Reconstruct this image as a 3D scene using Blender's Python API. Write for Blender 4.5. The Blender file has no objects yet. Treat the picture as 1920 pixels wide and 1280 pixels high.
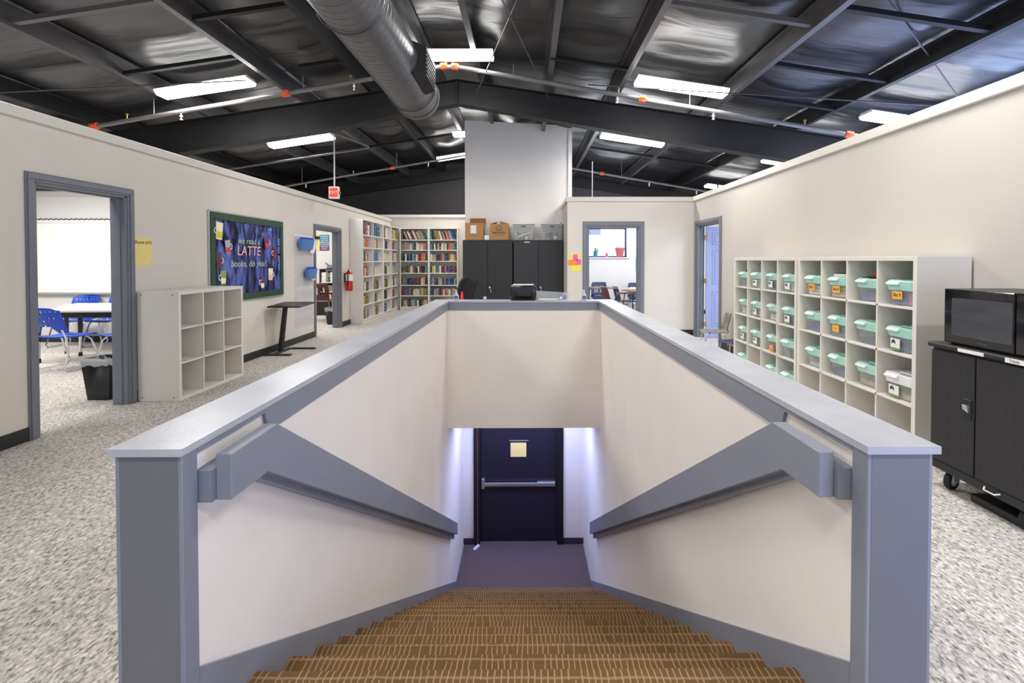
import bpy, bmesh, math, random
from mathutils import Vector, Matrix, noise
random.seed(7)
PI = math.pi
SC = bpy.context.scene
COL = SC.collection

# ------------------------------------------------------------------ materials
def nodes_of(m):
    nt = m.node_tree
    return nt, nt.nodes, nt.links

def mat(name, col, rough=0.6, metal=0.0, spec=0.5, alpha=1.0, emit=None, estr=0.0,
        var=0.0, vscale=8.0, bump=0.0, bscale=60.0, trans=0.0, coat=0.0, stretch=None):
    m = bpy.data.materials.new(name); m.use_nodes = True
    nt, N, L = nodes_of(m)
    b = N['Principled BSDF']
    b.inputs['Base Color'].default_value = (*col, 1)
    b.inputs['Roughness'].default_value = rough
    b.inputs['Metallic'].default_value = metal
    b.inputs['Specular IOR Level'].default_value = spec
    b.inputs['Alpha'].default_value = alpha
    b.inputs['Transmission Weight'].default_value = trans
    b.inputs['Coat Weight'].default_value = coat
    if emit:
        b.inputs['Emission Color'].default_value = (*emit, 1)
        b.inputs['Emission Strength'].default_value = estr
    tc = N.new('ShaderNodeTexCoord')
    src = tc.outputs['Object']
    if stretch:
        mp = N.new('ShaderNodeMapping'); mp.inputs['Scale'].default_value = stretch
        L.new(src, mp.inputs['Vector']); src = mp.outputs['Vector']
    if var > 0:
        n = N.new('ShaderNodeTexNoise'); n.inputs['Scale'].default_value = vscale
        n.inputs['Detail'].default_value = 4
        L.new(src, n.inputs['Vector'])
        r = N.new('ShaderNodeMapRange')
        r.inputs['From Min'].default_value = 0.3; r.inputs['From Max'].default_value = 0.7
        r.inputs['To Min'].default_value = 1 - var; r.inputs['To Max'].default_value = 1 + var
        L.new(n.outputs['Fac'], r.inputs['Value'])
        mx = N.new('ShaderNodeVectorMath'); mx.operation = 'SCALE'
        mx.inputs[0].default_value = col
        L.new(r.outputs['Result'], mx.inputs['Scale'])
        L.new(mx.outputs['Vector'], b.inputs['Base Color'])
    if bump > 0:
        n = N.new('ShaderNodeTexNoise'); n.inputs['Scale'].default_value = bscale
        n.inputs['Detail'].default_value = 3
        L.new(src, n.inputs['Vector'])
        bp = N.new('ShaderNodeBump'); bp.inputs['Strength'].default_value = bump
        bp.inputs['Distance'].default_value = 0.01
        L.new(n.outputs['Fac'], bp.inputs['Height'])
        L.new(bp.outputs['Normal'], b.inputs['Normal'])
    return m

def srgb(r, g, b):
    f = lambda c: ((c/255)/12.92 if c/255 <= 0.04045 else (((c/255)+0.055)/1.055)**2.4)
    return (f(r), f(g), f(b))

M = {}
M['wall'] = mat('wall_paint_greige', srgb(219, 213, 203), 0.75, var=0.02, vscale=1.5, bump=0.08, bscale=180)
M['wall_light'] = mat('wall_paint_cream', srgb(198, 192, 184), 0.75, var=0.02, vscale=1.5, bump=0.08, bscale=180)
M['wall_stair'] = mat('stair_drywall', srgb(242, 235, 227), 0.7, var=0.025, vscale=2, bump=0.08, bscale=180)
M['column'] = mat('tall_column_paint', srgb(238, 234, 229), 0.75, var=0.02, vscale=1.5)
M['room_wall'] = mat('classroom_wall_paint', srgb(222, 220, 218), 0.75, var=0.02, vscale=1.5)
M['trimwhite'] = mat('wall_cap_paint', srgb(218, 213, 206), 0.55)
M['black_wall'] = mat('black_gable_wall', srgb(54, 52, 54), 0.8, var=0.1, vscale=3, bump=0.2, bscale=40)
M['post_paint'] = mat('grey_post_paint', srgb(110, 110, 116), 0.45, var=0.03, vscale=5)
M['casing_paint'] = mat('grey_door_casing_paint', srgb(118, 122, 132), 0.42, var=0.04, vscale=5)
M['grey_paint'] = mat('grey_blue_trim_paint', srgb(132, 136, 148), 0.42, var=0.05, vscale=5, bump=0.06, bscale=90, stretch=(1, .15, 1))
M['cap_paint'] = mat('worn_grey_cap_paint', srgb(178, 180, 188), 0.27, var=0.09, vscale=4, bump=0.08, bscale=60)
M['basebd'] = mat('black_vinyl_baseboard', srgb(38, 39, 44), 0.45)
M['laminate'] = mat('white_laminate', srgb(228, 223, 214), 0.5, var=0.015, vscale=3)
M['laminate_back'] = mat('white_laminate_panel', srgb(205, 199, 188), 0.6)
M['shelfwhite'] = mat('white_bookcase_laminate', srgb(232, 229, 224), 0.5)
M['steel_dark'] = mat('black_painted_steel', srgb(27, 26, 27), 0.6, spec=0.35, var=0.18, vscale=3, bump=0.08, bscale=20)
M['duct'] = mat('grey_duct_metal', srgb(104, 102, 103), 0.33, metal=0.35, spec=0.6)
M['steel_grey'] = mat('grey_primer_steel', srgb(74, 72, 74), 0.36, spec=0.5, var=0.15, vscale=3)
M['pipe_grey'] = mat('grey_pipe_steel', srgb(120, 118, 118), 0.4, spec=0.5, metal=0.2)
M['orange'] = mat('orange_pipe_coupling', srgb(225, 95, 45), 0.45)
M['brass'] = mat('brass_sprinkler', srgb(190, 160, 110), 0.3, metal=0.8)
M['chrome'] = mat('chrome_metal', (0.75, 0.75, 0.77), 0.2, metal=1.0)
M['steel_brush'] = mat('brushed_steel', (0.6, 0.6, 0.64), 0.35, metal=0.9)
M['black_plastic'] = mat('black_plastic', srgb(22, 22, 24), 0.4)
M['black_gloss'] = mat('gloss_black_plastic', srgb(10, 10, 12), 0.12, coat=0.5)
M['black_metal'] = mat('black_powder_coat', srgb(34, 34, 36), 0.55, var=0.1, vscale=40, bump=0.15, bscale=250)
M['cab_black'] = mat('textured_black_cabinet', srgb(42, 42, 44), 0.55, var=0.12, vscale=60, bump=0.2, bscale=300)
M['cab_black2'] = mat('textured_charcoal_cabinet', srgb(50, 49, 54), 0.55, var=0.12, vscale=60, bump=0.2, bscale=300)
M['white'] = mat('white_plastic', srgb(238, 238, 238), 0.45)
M['paper'] = mat('white_paper', srgb(240, 238, 232), 0.8)
M['paper_yellow'] = mat('pale_yellow_paper', srgb(238, 222, 140), 0.8, var=0.03, vscale=20)
M['paper_cream'] = mat('cream_paper', srgb(236, 208, 130), 0.8)
M['note_pink'] = mat('pink_sticky_note', srgb(250, 95, 170), 0.8)
M['note_orange'] = mat('orange_sticky_note', srgb(252, 150, 60), 0.8)
M['note_yellow'] = mat('yellow_sticky_note', srgb(246, 232, 90), 0.8)
M['ink'] = mat('black_ink', srgb(30, 28, 30), 0.7)
M['ink_grey'] = mat('grey_ink', srgb(110, 110, 115), 0.7)
M['red_gloss'] = mat('glossy_red_enamel', srgb(196, 22, 30), 0.25, coat=0.4)
M['red'] = mat('red_plastic', srgb(214, 30, 44), 0.4)
M['blue_plastic'] = mat('royal_blue_plastic', srgb(24, 72, 190), 0.38)
M['blue_dark'] = mat('navy_plastic', srgb(44, 62, 92), 0.4)
M['maroon'] = mat('maroon_plastic', srgb(92, 44, 44), 0.4)
M['taupe'] = mat('taupe_plastic', srgb(140, 130, 120), 0.45)
M['brown_top'] = mat('woodgrain_desk_laminate', srgb(120, 84, 66), 0.4, var=0.15, vscale=6, stretch=(1, 8, 1))
M['cream_top'] = mat('cream_table_laminate', srgb(232, 222, 204), 0.35)
M['cardboard'] = mat('brown_cardboard', srgb(182, 136, 92), 0.8, var=0.05, vscale=12)
M['cardboard_dark'] = mat('dark_cardboard', srgb(150, 106, 66), 0.85)
M['wood'] = mat('pale_wood', srgb(205, 178, 140), 0.6, var=0.1, vscale=8, stretch=(1, 8, 8))
M['clear'] = mat('clear_plastic', srgb(214, 222, 228), 0.12, alpha=0.3, spec=0.8)
M['clear_bin'] = mat('clear_bin_plastic', srgb(214, 222, 224), 0.15, alpha=0.32, spec=0.7)
M['liner'] = mat('clear_bin_liner', srgb(220, 222, 226), 0.25, alpha=0.5, spec=0.8)
M['vinyl'] = mat('clear_vinyl', srgb(222, 224, 236), 0.15, alpha=0.13, spec=0.8, bump=0.6, bscale=14)
M['mint'] = mat('mint_green_lid', srgb(176, 226, 212), 0.3, alpha=0.95)
M['mint_light'] = mat('pale_mint_handle', srgb(226, 248, 243), 0.3)
M['mint_dark'] = mat('deep_mint_lid', srgb(70, 160, 125), 0.35, alpha=0.95)
M['tag_orange'] = mat('orange_tag_paper', srgb(240, 178, 70), 0.8)
M['door_navy'] = mat('navy_steel_door', srgb(34, 30, 44), 0.42, var=0.06, vscale=6)
M['door_black'] = mat('black_door_frame', srgb(22, 20, 28), 0.4)
M['door_copper'] = mat('reddish_frame_edge', srgb(120, 66, 56), 0.5)
M['door_blue'] = mat('blue_lit_door_paint', srgb(158, 172, 214), 0.45)  # blue light falling on the open door is put into this colour
M['whiteboard'] = mat('whiteboard_enamel', srgb(244, 243, 240), 0.25)
M['alu'] = mat('aluminium_trim', (0.55, 0.56, 0.56), 0.4, metal=0.6)
M['tread_base'] = mat('dark_baseboard_vinyl', srgb(62, 50, 62), 0.5)
M['leaf'] = mat('green_leaf', srgb(90, 140, 70), 0.6)
M['glassdark'] = mat('microwave_window', srgb(70, 72, 76), 0.1, var=0.25, vscale=2.5, stretch=(1, 1, 5))
M['rubber'] = mat('black_rubber', srgb(24, 24, 26), 0.7)
M['castor_grey'] = mat('grey_castor_core', srgb(176, 180, 172), 0.5)
M['soap'] = mat('lilac_soap_gel', srgb(214, 206, 230), 0.2, alpha=0.75)
M['exit_red'] = mat('exit_sign_red', srgb(230, 60, 50), 0.5, emit=srgb(240, 60, 45), estr=0.6)
M['tube_glow'] = mat('fluorescent_diffuser', (1, 1, 1), 0.3, emit=(1.0, 0.985, 0.96), estr=21.0)
M['daylight'] = mat('bright_overcast_sky_panel', (1, 1, 1), 0.5, emit=(0.86, 0.93, 1.0), estr=3.2)
M['glass'] = mat('window_glass', (1, 1, 1), 0.02, alpha=0.12, spec=0.8)
M['teal'] = mat('teal_ceramic', srgb(40, 140, 180), 0.4)
M['pot_red'] = mat('coral_glass_pot', srgb(214, 110, 116), 0.3, alpha=0.9)
M['green_border'] = mat('dark_green_border_paper', srgb(44, 74, 56), 0.6, bump=0.3, bscale=25)
M['poster_blue'] = mat('blue_poster', srgb(40, 130, 200), 0.5, var=0.1, vscale=8)
M['poster_purple'] = mat('grey_purple_poster', srgb(90, 86, 110), 0.5)
M['magenta'] = mat('magenta_ink', srgb(150, 40, 120), 0.6)
M['text_white'] = mat('white_lettering', srgb(232, 232, 225), 0.7)
M['text_sage'] = mat('pale_sage_lettering', srgb(186, 205, 190), 0.7)
M['text_pink'] = mat('pink_cream_lettering', srgb(245, 190, 175), 0.7)
M['text_aqua'] = mat('aqua_lettering', srgb(150, 185, 235), 0.7)

def carpet_grey():
    m = bpy.data.materials.new('grey_speckled_carpet'); m.use_nodes = True
    nt, N, L = nodes_of(m); b = N['Principled BSDF']
    b.inputs['Roughness'].default_value = 0.95; b.inputs['Specular IOR Level'].default_value = 0.15
    tc = N.new('ShaderNodeTexCoord')
    n1 = N.new('ShaderNodeTexNoise'); n1.inputs['Scale'].default_value = 75; n1.inputs['Detail'].default_value = 3
    n1.inputs['Roughness'].default_value = 0.7
    n2 = N.new('ShaderNodeTexVoronoi'); n2.inputs['Scale'].default_value = 95; n2.inputs['Randomness'].default_value = 1
    mp = N.new('ShaderNodeMapping'); mp.inputs['Scale'].default_value = (1.0, 0.55, 1); mp.inputs['Rotation'].default_value = (0, 0, 0.7)
    L.new(tc.outputs['Object'], mp.inputs['Vector'])
    L.new(mp.outputs['Vector'], n1.inputs['Vector']); L.new(mp.outputs['Vector'], n2.inputs['Vector'])
    r1 = N.new('ShaderNodeValToRGB')
    e = r1.color_ramp.elements
    e[0].position = 0.33; e[0].color = (*srgb(116, 112, 108), 1)
    e[1].position = 0.62; e[1].color = (*srgb(228, 221, 213), 1)
    k = e.new(0.46); k.color = (*srgb(193, 188, 181), 1)
    L.new(n1.outputs['Fac'], r1.inputs['Fac'])
    bw = N.new('ShaderNodeSeparateColor'); L.new(n2.outputs['Color'], bw.inputs['Color'])
    mr = N.new('ShaderNodeMapRange'); mr.inputs['To Min'].default_value = 0.72; mr.inputs['To Max'].default_value = 1.12
    L.new(bw.outputs[0], mr.inputs['Value'])
    vm = N.new('ShaderNodeVectorMath'); vm.operation = 'SCALE'
    L.new(r1.outputs['Color'], vm.inputs[0]); L.new(mr.outputs['Result'], vm.inputs['Scale'])
    L.new(vm.outputs['Vector'], b.inputs['Base Color'])
    bp = N.new('ShaderNodeBump'); bp.inputs['Strength'].default_value = 0.5; bp.inputs['Distance'].default_value = 0.006
    L.new(n1.outputs['Fac'], bp.inputs['Height']); L.new(bp.outputs['Normal'], b.inputs['Normal'])
    return m
M['carpet'] = carpet_grey()

def carpet_grid(name, dark, light, fx, fs, lo=0.35):
    """woven carpet with thin light lines across X and along the stair profile (Y - Z)"""
    m = bpy.data.materials.new(name); m.use_nodes = True
    nt, N, L = nodes_of(m); b = N['Principled BSDF']
    b.inputs['Roughness'].default_value = 0.95; b.inputs['Specular IOR Level'].default_value = 0.1
    geo = N.new('ShaderNodeNewGeometry'); sp = N.new('ShaderNodeSeparateXYZ')
    L.new(geo.outputs['Position'], sp.inputs['Vector'])
    def math_(op, a, bb=None):
        n = N.new('ShaderNodeMath'); n.operation = op
        for i, v in enumerate((a, bb)):
            if v is None: continue
            if isinstance(v, (int, float)): n.inputs[i].default_value = v
            else: L.new(v, n.inputs[i])
        return n.outputs[0]
    s = math_('SUBTRACT', sp.outputs['Y'], sp.outputs['Z'])
    def comb(x, y):
        c = N.new('ShaderNodeCombineXYZ'); L.new(x, c.inputs[0]); L.new(y, c.inputs[1]); return c.outputs[0]
    def noise_(v, sc):
        n = N.new('ShaderNodeTexNoise'); n.inputs['Scale'].default_value = sc; n.inputs['Detail'].default_value = 2
        L.new(v, n.inputs['Vector']); return n.outputs['Fac']
    v = comb(sp.outputs['X'], s)
    j = noise_(v, 9)
    x2 = math_('ADD', math_('MULTIPLY', sp.outputs['X'], fx), math_('MULTIPLY', j, 0.7))
    s2 = math_('ADD', math_('MULTIPLY', s, fs), math_('MULTIPLY', j, 0.15))
    lx = math_('LESS_THAN', math_('ABSOLUTE', math_('SUBTRACT', math_('FRACT', x2), 0.5)), 0.10)
    ls = math_('LESS_THAN', math_('ABSOLUTE', math_('SUBTRACT', math_('FRACT', s2), 0.5)), 0.06 if fs < 20 else 0.13)
    # broken vertical dashes
    cell = comb(math_('MULTIPLY', math_('FLOOR', x2), 7.31), math_('MULTIPLY', math_('FLOOR', math_('MULTIPLY', s, fs*0.6)), 3.7))
    wn = N.new('ShaderNodeTexWhiteNoise'); wn.noise_dimensions = '2D'; L.new(cell, wn.inputs['Vector'])
    keep = math_('GREATER_THAN', wn.outputs['Value'], lo)
    lx = math_('MULTIPLY', lx, keep)
    f = math_('MAXIMUM', lx, math_('MULTIPLY', ls, 0.55))
    f = math_('MULTIPLY', f, math_('ADD', math_('MULTIPLY', noise_(v, 90), 0.8), 0.35))
    mix = N.new('ShaderNodeMix'); mix.data_type = 'RGBA'
    mix.inputs['A'].default_value = (*dark, 1); mix.inputs['B'].default_value = (*light, 1)
    L.new(f, mix.inputs['Factor'])
    L.new(mix.outputs['Result'], b.inputs['Base Color'])
    bp = N.new('ShaderNodeBump'); bp.inputs['Strength'].default_value = 0.4; bp.inputs['Distance'].default_value = 0.004
    L.new(f, bp.inputs['Height']); L.new(bp.outputs['Normal'], b.inputs['Normal'])
    return m
M['stair_carpet'] = carpet_grid('brown_woven_stair_carpet', srgb(108, 82, 54), srgb(176, 146, 108), 43, 11.5, 0.12)
M['landing_carpet'] = carpet_grid('dusky_landing_carpet', srgb(94, 80, 82), srgb(128, 114, 116), 60, 60, 0.1)

def deck_mat():
    m = bpy.data.materials.new('black_foil_roof_insulation'); m.use_nodes = True
    nt, N, L = nodes_of(m); b = N['Principled BSDF']
    b.inputs['Base Color'].default_value = (*srgb(22, 21, 23), 1)
    b.inputs['Roughness'].default_value = 0.34
    b.inputs['Specular IOR Level'].default_value = 0.9
    tc = N.new('ShaderNodeTexCoord')
    mp = N.new('ShaderNodeMapping'); mp.inputs['Scale'].default_value = (0.35, 1.6, 0.35)
    L.new(tc.outputs['Object'], mp.inputs['Vector'])
    n = N.new('ShaderNodeTexNoise'); n.inputs['Scale'].default_value = 2.2; n.inputs['Detail'].default_value = 3
    n.inputs['Roughness'].default_value = 0.45; n.inputs['Distortion'].default_value = 0.4
    L.new(mp.outputs['Vector'], n.inputs['Vector'])
    bp = N.new('ShaderNodeBump'); bp.inputs['Strength'].default_value = 0.4; bp.inputs['Distance'].default_value = 0.06
    L.new(n.outputs['Fac'], bp.inputs['Height']); L.new(bp.outputs['Normal'], b.inputs['Normal'])
    n2 = N.new('ShaderNodeTexNoise'); n2.inputs['Scale'].default_value = 1.3; n2.inputs['Detail'].default_value = 3
    L.new(mp.outputs['Vector'], n2.inputs['Vector'])
    r = N.new('ShaderNodeMapRange'); r.inputs['From Min'].default_value = 0.3; r.inputs['From Max'].default_value = 0.7
    r.inputs['To Min'].default_value = 0.29; r.inputs['To Max'].default_value = 0.44
    L.new(n2.outputs['Fac'], r.inputs['Value']); L.new(r.outputs['Result'], b.inputs['Roughness'])
    return m
M['deck'] = deck_mat()

def satin_mat():
    m = bpy.data.materials.new('crinkled_navy_backing'); m.use_nodes = True
    nt, N, L = nodes_of(m); b = N['Principled BSDF']
    b.inputs['Base Color'].default_value = (*srgb(34, 38, 84), 1)
    b.inputs['Roughness'].default_value = 0.3
    b.inputs['Specular IOR Level'].default_value = 1.0
    b.inputs['Specular Tint'].default_value = (*srgb(150, 165, 255), 1)
    b.inputs['Metallic'].default_value = 0.25
    tc = N.new('ShaderNodeTexCoord')
    mp = N.new('ShaderNodeMapping'); mp.inputs['Scale'].default_value = (2.6, 2.6, 0.8)
    L.new(tc.outputs['Object'], mp.inputs['Vector'])
    n = N.new('ShaderNodeTexNoise'); n.inputs['Scale'].default_value = 2.4; n.inputs['Detail'].default_value = 2
    n.inputs['Distortion'].default_value = 1.2
    L.new(mp.outputs['Vector'], n.inputs['Vector'])
    bp = N.new('ShaderNodeBump'); bp.inputs['Strength'].default_value = 1.0; bp.inputs['Distance'].default_value = 0.09
    L.new(n.outputs['Fac'], bp.inputs['Height']); L.new(bp.outputs['Normal'], b.inputs['Normal'])
    r = N.new('ShaderNodeValToRGB'); e = r.color_ramp.elements  # pale blue sheen on the folds is painted into the base colour
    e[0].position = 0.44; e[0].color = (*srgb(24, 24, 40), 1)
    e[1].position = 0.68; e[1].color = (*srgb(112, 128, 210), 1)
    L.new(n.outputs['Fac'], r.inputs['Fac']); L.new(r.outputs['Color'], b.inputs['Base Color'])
    return m
M['satin'] = satin_mat()

# ------------------------------------------------------------------ mesh builder
class MB:
    def __init__(s): s.bm = bmesh.new()
    def _tf(s, verts, mtx):
        if mtx is not None: bmesh.ops.transform(s.bm, matrix=mtx, verts=verts)
    def box(s, x0, x1, y0, y1, z0, z1, bev=0.0, mtx=None, seg=1):
        r = bmesh.ops.create_cube(s.bm, size=1)
        vs = r['verts']
        for v in vs:
            v.co = Vector(((x0+x1)/2 + v.co.x*(x1-x0), (y0+y1)/2 + v.co.y*(y1-y0), (z0+z1)/2 + v.co.z*(z1-z0)))
        if bev > 0:
            es = list({e for v in vs for e in v.link_edges})
            r2 = bmesh.ops.bevel(s.bm, geom=es, offset=bev, segments=seg, affect='EDGES', profile=0.5)
            vs = list({v for f in r2['faces'] for v in f.verts} | {v for v in vs if v.is_valid})
        s._tf(vs, mtx); return s
    def hexa(s, pts):
        """8 points: bottom loop 4, top loop 4"""
        v = [s.bm.verts.new(p) for p in pts]
        for f in ((3,2,1,0),(4,5,6,7),(0,1,5,4),(1,2,6,5),(2,3,7,6),(3,0,4,7)):
            s.bm.faces.new([v[i] for i in f])
        return s
    def prism(s, poly, axis, a, b, mtx=None):
        """poly: 2-D outline; axis 'x' -> (y,z), 'y' -> (x,z), 'z' -> (x,y); swept from a to b"""
        def P(p, t):
            return {'x': (t, p[0], p[1]), 'y': (p[0], t, p[1]), 'z': (p[0], p[1], t)}[axis]
        v0 = [s.bm.verts.new(P(p, a)) for p in poly]; v1 = [s.bm.verts.new(P(p, b)) for p in poly]
        n = len(poly)
        s.bm.faces.new(v0[::-1]); s.bm.faces.new(v1)
        for i in range(n):
            s.bm.faces.new((v0[i], v0[(i+1) % n], v1[(i+1) % n], v1[i]))
        s._tf(v0+v1, mtx); return s
    def tube(s, pts, r, n=10, caps=True, radii=None):
        pts = [Vector(p) for p in pts]; rings = []
        for i, p in enumerate(pts):
            if i == 0: t = pts[1]-pts[0]
            elif i == len(pts)-1: t = pts[-1]-pts[-2]
            else: t = (pts[i+1]-p).normalized() + (p-pts[i-1]).normalized()
            t.normalize()
            up = Vector((0, 0, 1)) if abs(t.z) < 0.95 else Vector((0, 1, 0))
            a = t.cross(up).normalized(); b = t.cross(a).normalized()
            rr = radii[i] if radii else r
            rings.append([s.bm.verts.new(p + a*rr*math.cos(2*PI*k/n) + b*rr*math.sin(2*PI*k/n)) for k in range(n)])
        for i in range(len(rings)-1):
            for k in range(n):
                s.bm.faces.new((rings[i][k], rings[i][(k+1) % n], rings[i+1][(k+1) % n], rings[i+1][k]))
        if caps:
            s.bm.faces.new(rings[0][::-1]); s.bm.faces.new(rings[-1])
        return s
    def lathe(s, prof, n=20, c=(0, 0, 0), sx=1, sy=1, mtx=None, caps=True):
        rings = []
        for r, z in prof:
            rings.append([s.bm.verts.new((c[0]+sx*r*math.cos(2*PI*k/n), c[1]+sy*r*math.sin(2*PI*k/n), c[2]+z)) for k in range(n)])
        for i in range(len(rings)-1):
            for k in range(n):
                s.bm.faces.new((rings[i][k], rings[i][(k+1) % n], rings[i+1][(k+1) % n], rings[i+1][k]))
        if caps:
            s.bm.faces.new(rings[0][::-1]); s.bm.faces.new(rings[-1])
        s._tf([v for r in rings for v in r], mtx); return s
    def sheet(s, f, nu, nv):
        g = [[s.bm.verts.new(f(i/nu, j/nv)) for j in range(nv+1)] for i in range(nu+1)]
        for i in range(nu):
            for j in range(nv):
                s.bm.faces.new((g[i][j], g[i+1][j], g[i+1][j+1], g[i][j+1]))
        return s
    def rrect(s, w, h, d, r=0.02, mtx=None, n=4):
        """rounded rectangle plate in XZ, thickness d in Y, centred"""
        poly = []
        for cx, cz, a0 in ((w/2-r, h/2-r, 0), (-w/2+r, h/2-r, 90), (-w/2+r, -h/2+r, 180), (w/2-r, -h/2+r, 270)):
            for k in range(n+1):
                a = math.radians(a0 + 90*k/n); poly.append((cx + r*math.cos(a), cz + r*math.sin(a)))
        return s.prism(poly, 'y', -d/2, d/2, mtx)
    def build(s, name, m, parent=None, smooth=False, world=True, solid=0):
        bmesh.ops.recalc_face_normals(s.bm, faces=s.bm.faces[:])
        me = bpy.data.meshes.new(name)
        s.bm.to_mesh(me); s.bm.free()
        o = bpy.data.objects.new(name, me); COL.objects.link(o)
        ms = m if isinstance(m, (list, tuple)) else [m]
        for q in ms: me.materials.append(M[q] if isinstance(q, str) else q)
        if smooth:
            for p in me.polygons: p.use_smooth = True
            try:
                me.set_sharp_from_angle(angle=math.radians(40))
            except Exception: pass
        if solid:
            sm = o.modifiers.new('solid', 'SOLIDIFY'); sm.thickness = solid
        if parent is not None:
            o.parent = parent
            if world:      # geometry was written in world coordinates
                w = Vector((0, 0, 0)); p = parent
                while p is not None:
                    w += p.location; p = p.parent
                me.transform(Matrix.Translation(-w))
        elif world:
            # origin to the base centre of the mesh
            if me.vertices:
                xs = [v.co for v in me.vertices]
                c = Vector(((min(v.x for v in xs)+max(v.x for v in xs))/2, (min(v.y for v in xs)+max(v.y for v in xs))/2, min(v.z for v in xs)))
                me.transform(Matrix.Translation(-c)); o.location = c
        return o

def tag(o, label=None, cat=None, group=None, kind=None):
    if label: o['label'] = label
    if cat: o['category'] = cat
    if group: o['group'] = group
    if kind: o['kind'] = kind
    return o
def thing(name, label, cat, loc=(0, 0, 0), rotz=0, group=None):
    o = bpy.data.objects.new(name, None); COL.objects.link(o)
    o.empty_display_size = 0.1
    o.location = loc; o.rotation_euler = (0, 0, rotz)
    return tag(o, label, cat, group)
def struct(o): o['kind'] = 'structure'; return o
def dup(root, loc, rotz=None, label=None, group=None):
    r = root.copy(); COL.objects.link(r); r.location = loc
    if rotz is not None: r.rotation_euler = (r.rotation_euler[0], r.rotation_euler[1], rotz)
    if label: r['label'] = label
    if group: r['group'] = group
    for ch in list(root.children):
        c = ch.copy(); COL.objects.link(c); c.parent = r
        for g in ch.children:
            d = g.copy(); COL.objects.link(d); d.parent = c
    return r
DG = None
def text(name, s, size, m, mtx, parent=None, depth=0.002, shear=0.0, spacing=1.0, align='CENTER'):
    cu = bpy.data.curves.new(name, 'FONT'); cu.body = s; cu.size = size
    cu.align_x = align; cu.align_y = 'CENTER'; cu.extrude = depth; cu.shear = shear; cu.space_character = spacing
    t = bpy.data.objects.new(name+'_tmp', cu); COL.objects.link(t)
    bpy.context.view_layer.update()
    dg = bpy.context.evaluated_depsgraph_get()
    me = bpy.data.meshes.new_from_object(t.evaluated_get(dg))
    bpy.data.objects.remove(t); bpy.data.curves.remove(cu)
    me.name = name; me.transform(mtx)
    me.materials.clear(); me.materials.append(M[m] if isinstance(m, str) else m)
    o = bpy.data.objects.new(name, me); COL.objects.link(o)
    if parent is not None:
        o.parent = parent
        w = Vector((0, 0, 0)); p = parent
        while p is not None: w += p.location; p = p.parent
        me.transform(Matrix.Translation(-w))
    return o
def T(x, y, z): return Matrix.Translation((x, y, z))
def R(deg, ax): return Matrix.Rotation(math.radians(deg), 4, ax)
FACE_CAM = R(90, 'X')                      # text upright, read from -Y
FACE_LEFTWALL = R(90, 'Z') @ R(90, 'X')    # on the left wall, read from +X
FACE_RIGHT = R(-90, 'Z') @ R(90, 'X')      # read from -X

# ------------------------------------------------------------------ measured room
CH = 1.44                                  # camera height above the upper floor
XL, XR = -3.97, 3.17                       # hall side walls
H = 2.62                                   # partition height
DB = 8.0                                   # main roof beam
XRG = -1.16                                # ridge
ZP = 4.45; SL = 0.150                      # purlin underside at ridge, roof slope
def zp(x): return ZP - SL*abs(x-XRG)
ZLOW = -3.135                              # lower landing
# ================================================================== SETTING
# upper floor with the stairwell opening
hx0, hx1, hy0, hy1 = -1.07, 1.03, 1.647, 6.08
mb = MB()
FX0, FX1, FY0, FY1 = -13.0, 10.0, -3.5, 15.2
mb.box(FX0, hx0, FY0, FY1, -0.25, 0)
mb.box(hx1, FX1, FY0, FY1, -0.25, 0)
mb.box(hx0, hx1, FY0, 1.30, -0.25, 0); mb.box(hx0, hx1, 1.30, hy0-.03, -0.25, -0.004)
mb.box(hx0, hx1, hy1, FY1, -0.25, 0)
struct(mb.build('floor', 'carpet'))

def wall_y(name, xa, xb, y0, y1, z0, z1, m, holes=(), parent=None):
    """wall running along Y with rectangular openings (y0,y1,z0,z1)"""
    mb = MB(); y = y0
    for (a, b, c, d) in sorted(holes):
        if a > y: mb.box(xa, xb, y, a, z0, z1)
        if c > z0: mb.box(xa, xb, a, b, z0, c)
        if d < z1: mb.box(xa, xb, a, b, d, z1)
        y = b
    if y < y1: mb.box(xa, xb, y, y1, z0, z1)
    return struct(mb.build(name, m, parent))
def wall_x(name, ya, yb, x0, x1, z0, z1, m, holes=(), parent=None):
    mb = MB(); x = x0
    for (a, b, c, d) in sorted(holes):
        if a > x: mb.box(x, a, ya, yb, z0, z1)
        if c > z0: mb.box(a, b, ya, yb, z0, c)
        if d < z1: mb.box(a, b, ya, yb, d, z1)
        x = b
    if x < x1: mb.box(x, x1, ya, yb, z0, z1)
    return struct(mb.build(name, m, parent))

D1 = (3.81, 4.69, 0, 2.07)      # door opening 1 (left wall)
D2 = (8.86, 10.0, 0, 2.04)
wl = wall_y('wall_left', XL-0.15, XL, -3.5, 13.76, 0, H, 'wall', [D1, D2])
D3 = (7.76, 8.80, 0, 2.08)
wr = wall_y('wall_right', XR, XR+0.13, -3.5, 9.11, 0, H, 'wall_light', [D3])
D4 = (1.16, 2.13, 0, 2.07)
wb = wall_x('wall_back_right', 8.98, 9.11, 0.77, XR, 0, H, 'wall', [D4])
wall_y('wall_alcove', 0.77, 0.89, 9.11, 10.3, 0, H, 'wall_light')
mb = MB(); mb.prism([(-1.35, 0), (0.98, 0), (0.98, 4.35), (-1.35, 4.47)], 'y', 10.3, 10.42)
struct(mb.build('wall_column', 'column'))
struct(MB().box(0.885, 0.915, 10.285, 10.3, 2.62, 4.28, 0.004).build('trim_7', 'trimwhite'))
wall_y('wall_column_side', -1.35, -1.23, 10.42, 13.76, 0, 2.9, 'wall_light')
wall_x('wall_back_left', 13.76, 13.9, XL-1.4, -1.23, 0, 2.74, 'wall_light')
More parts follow.
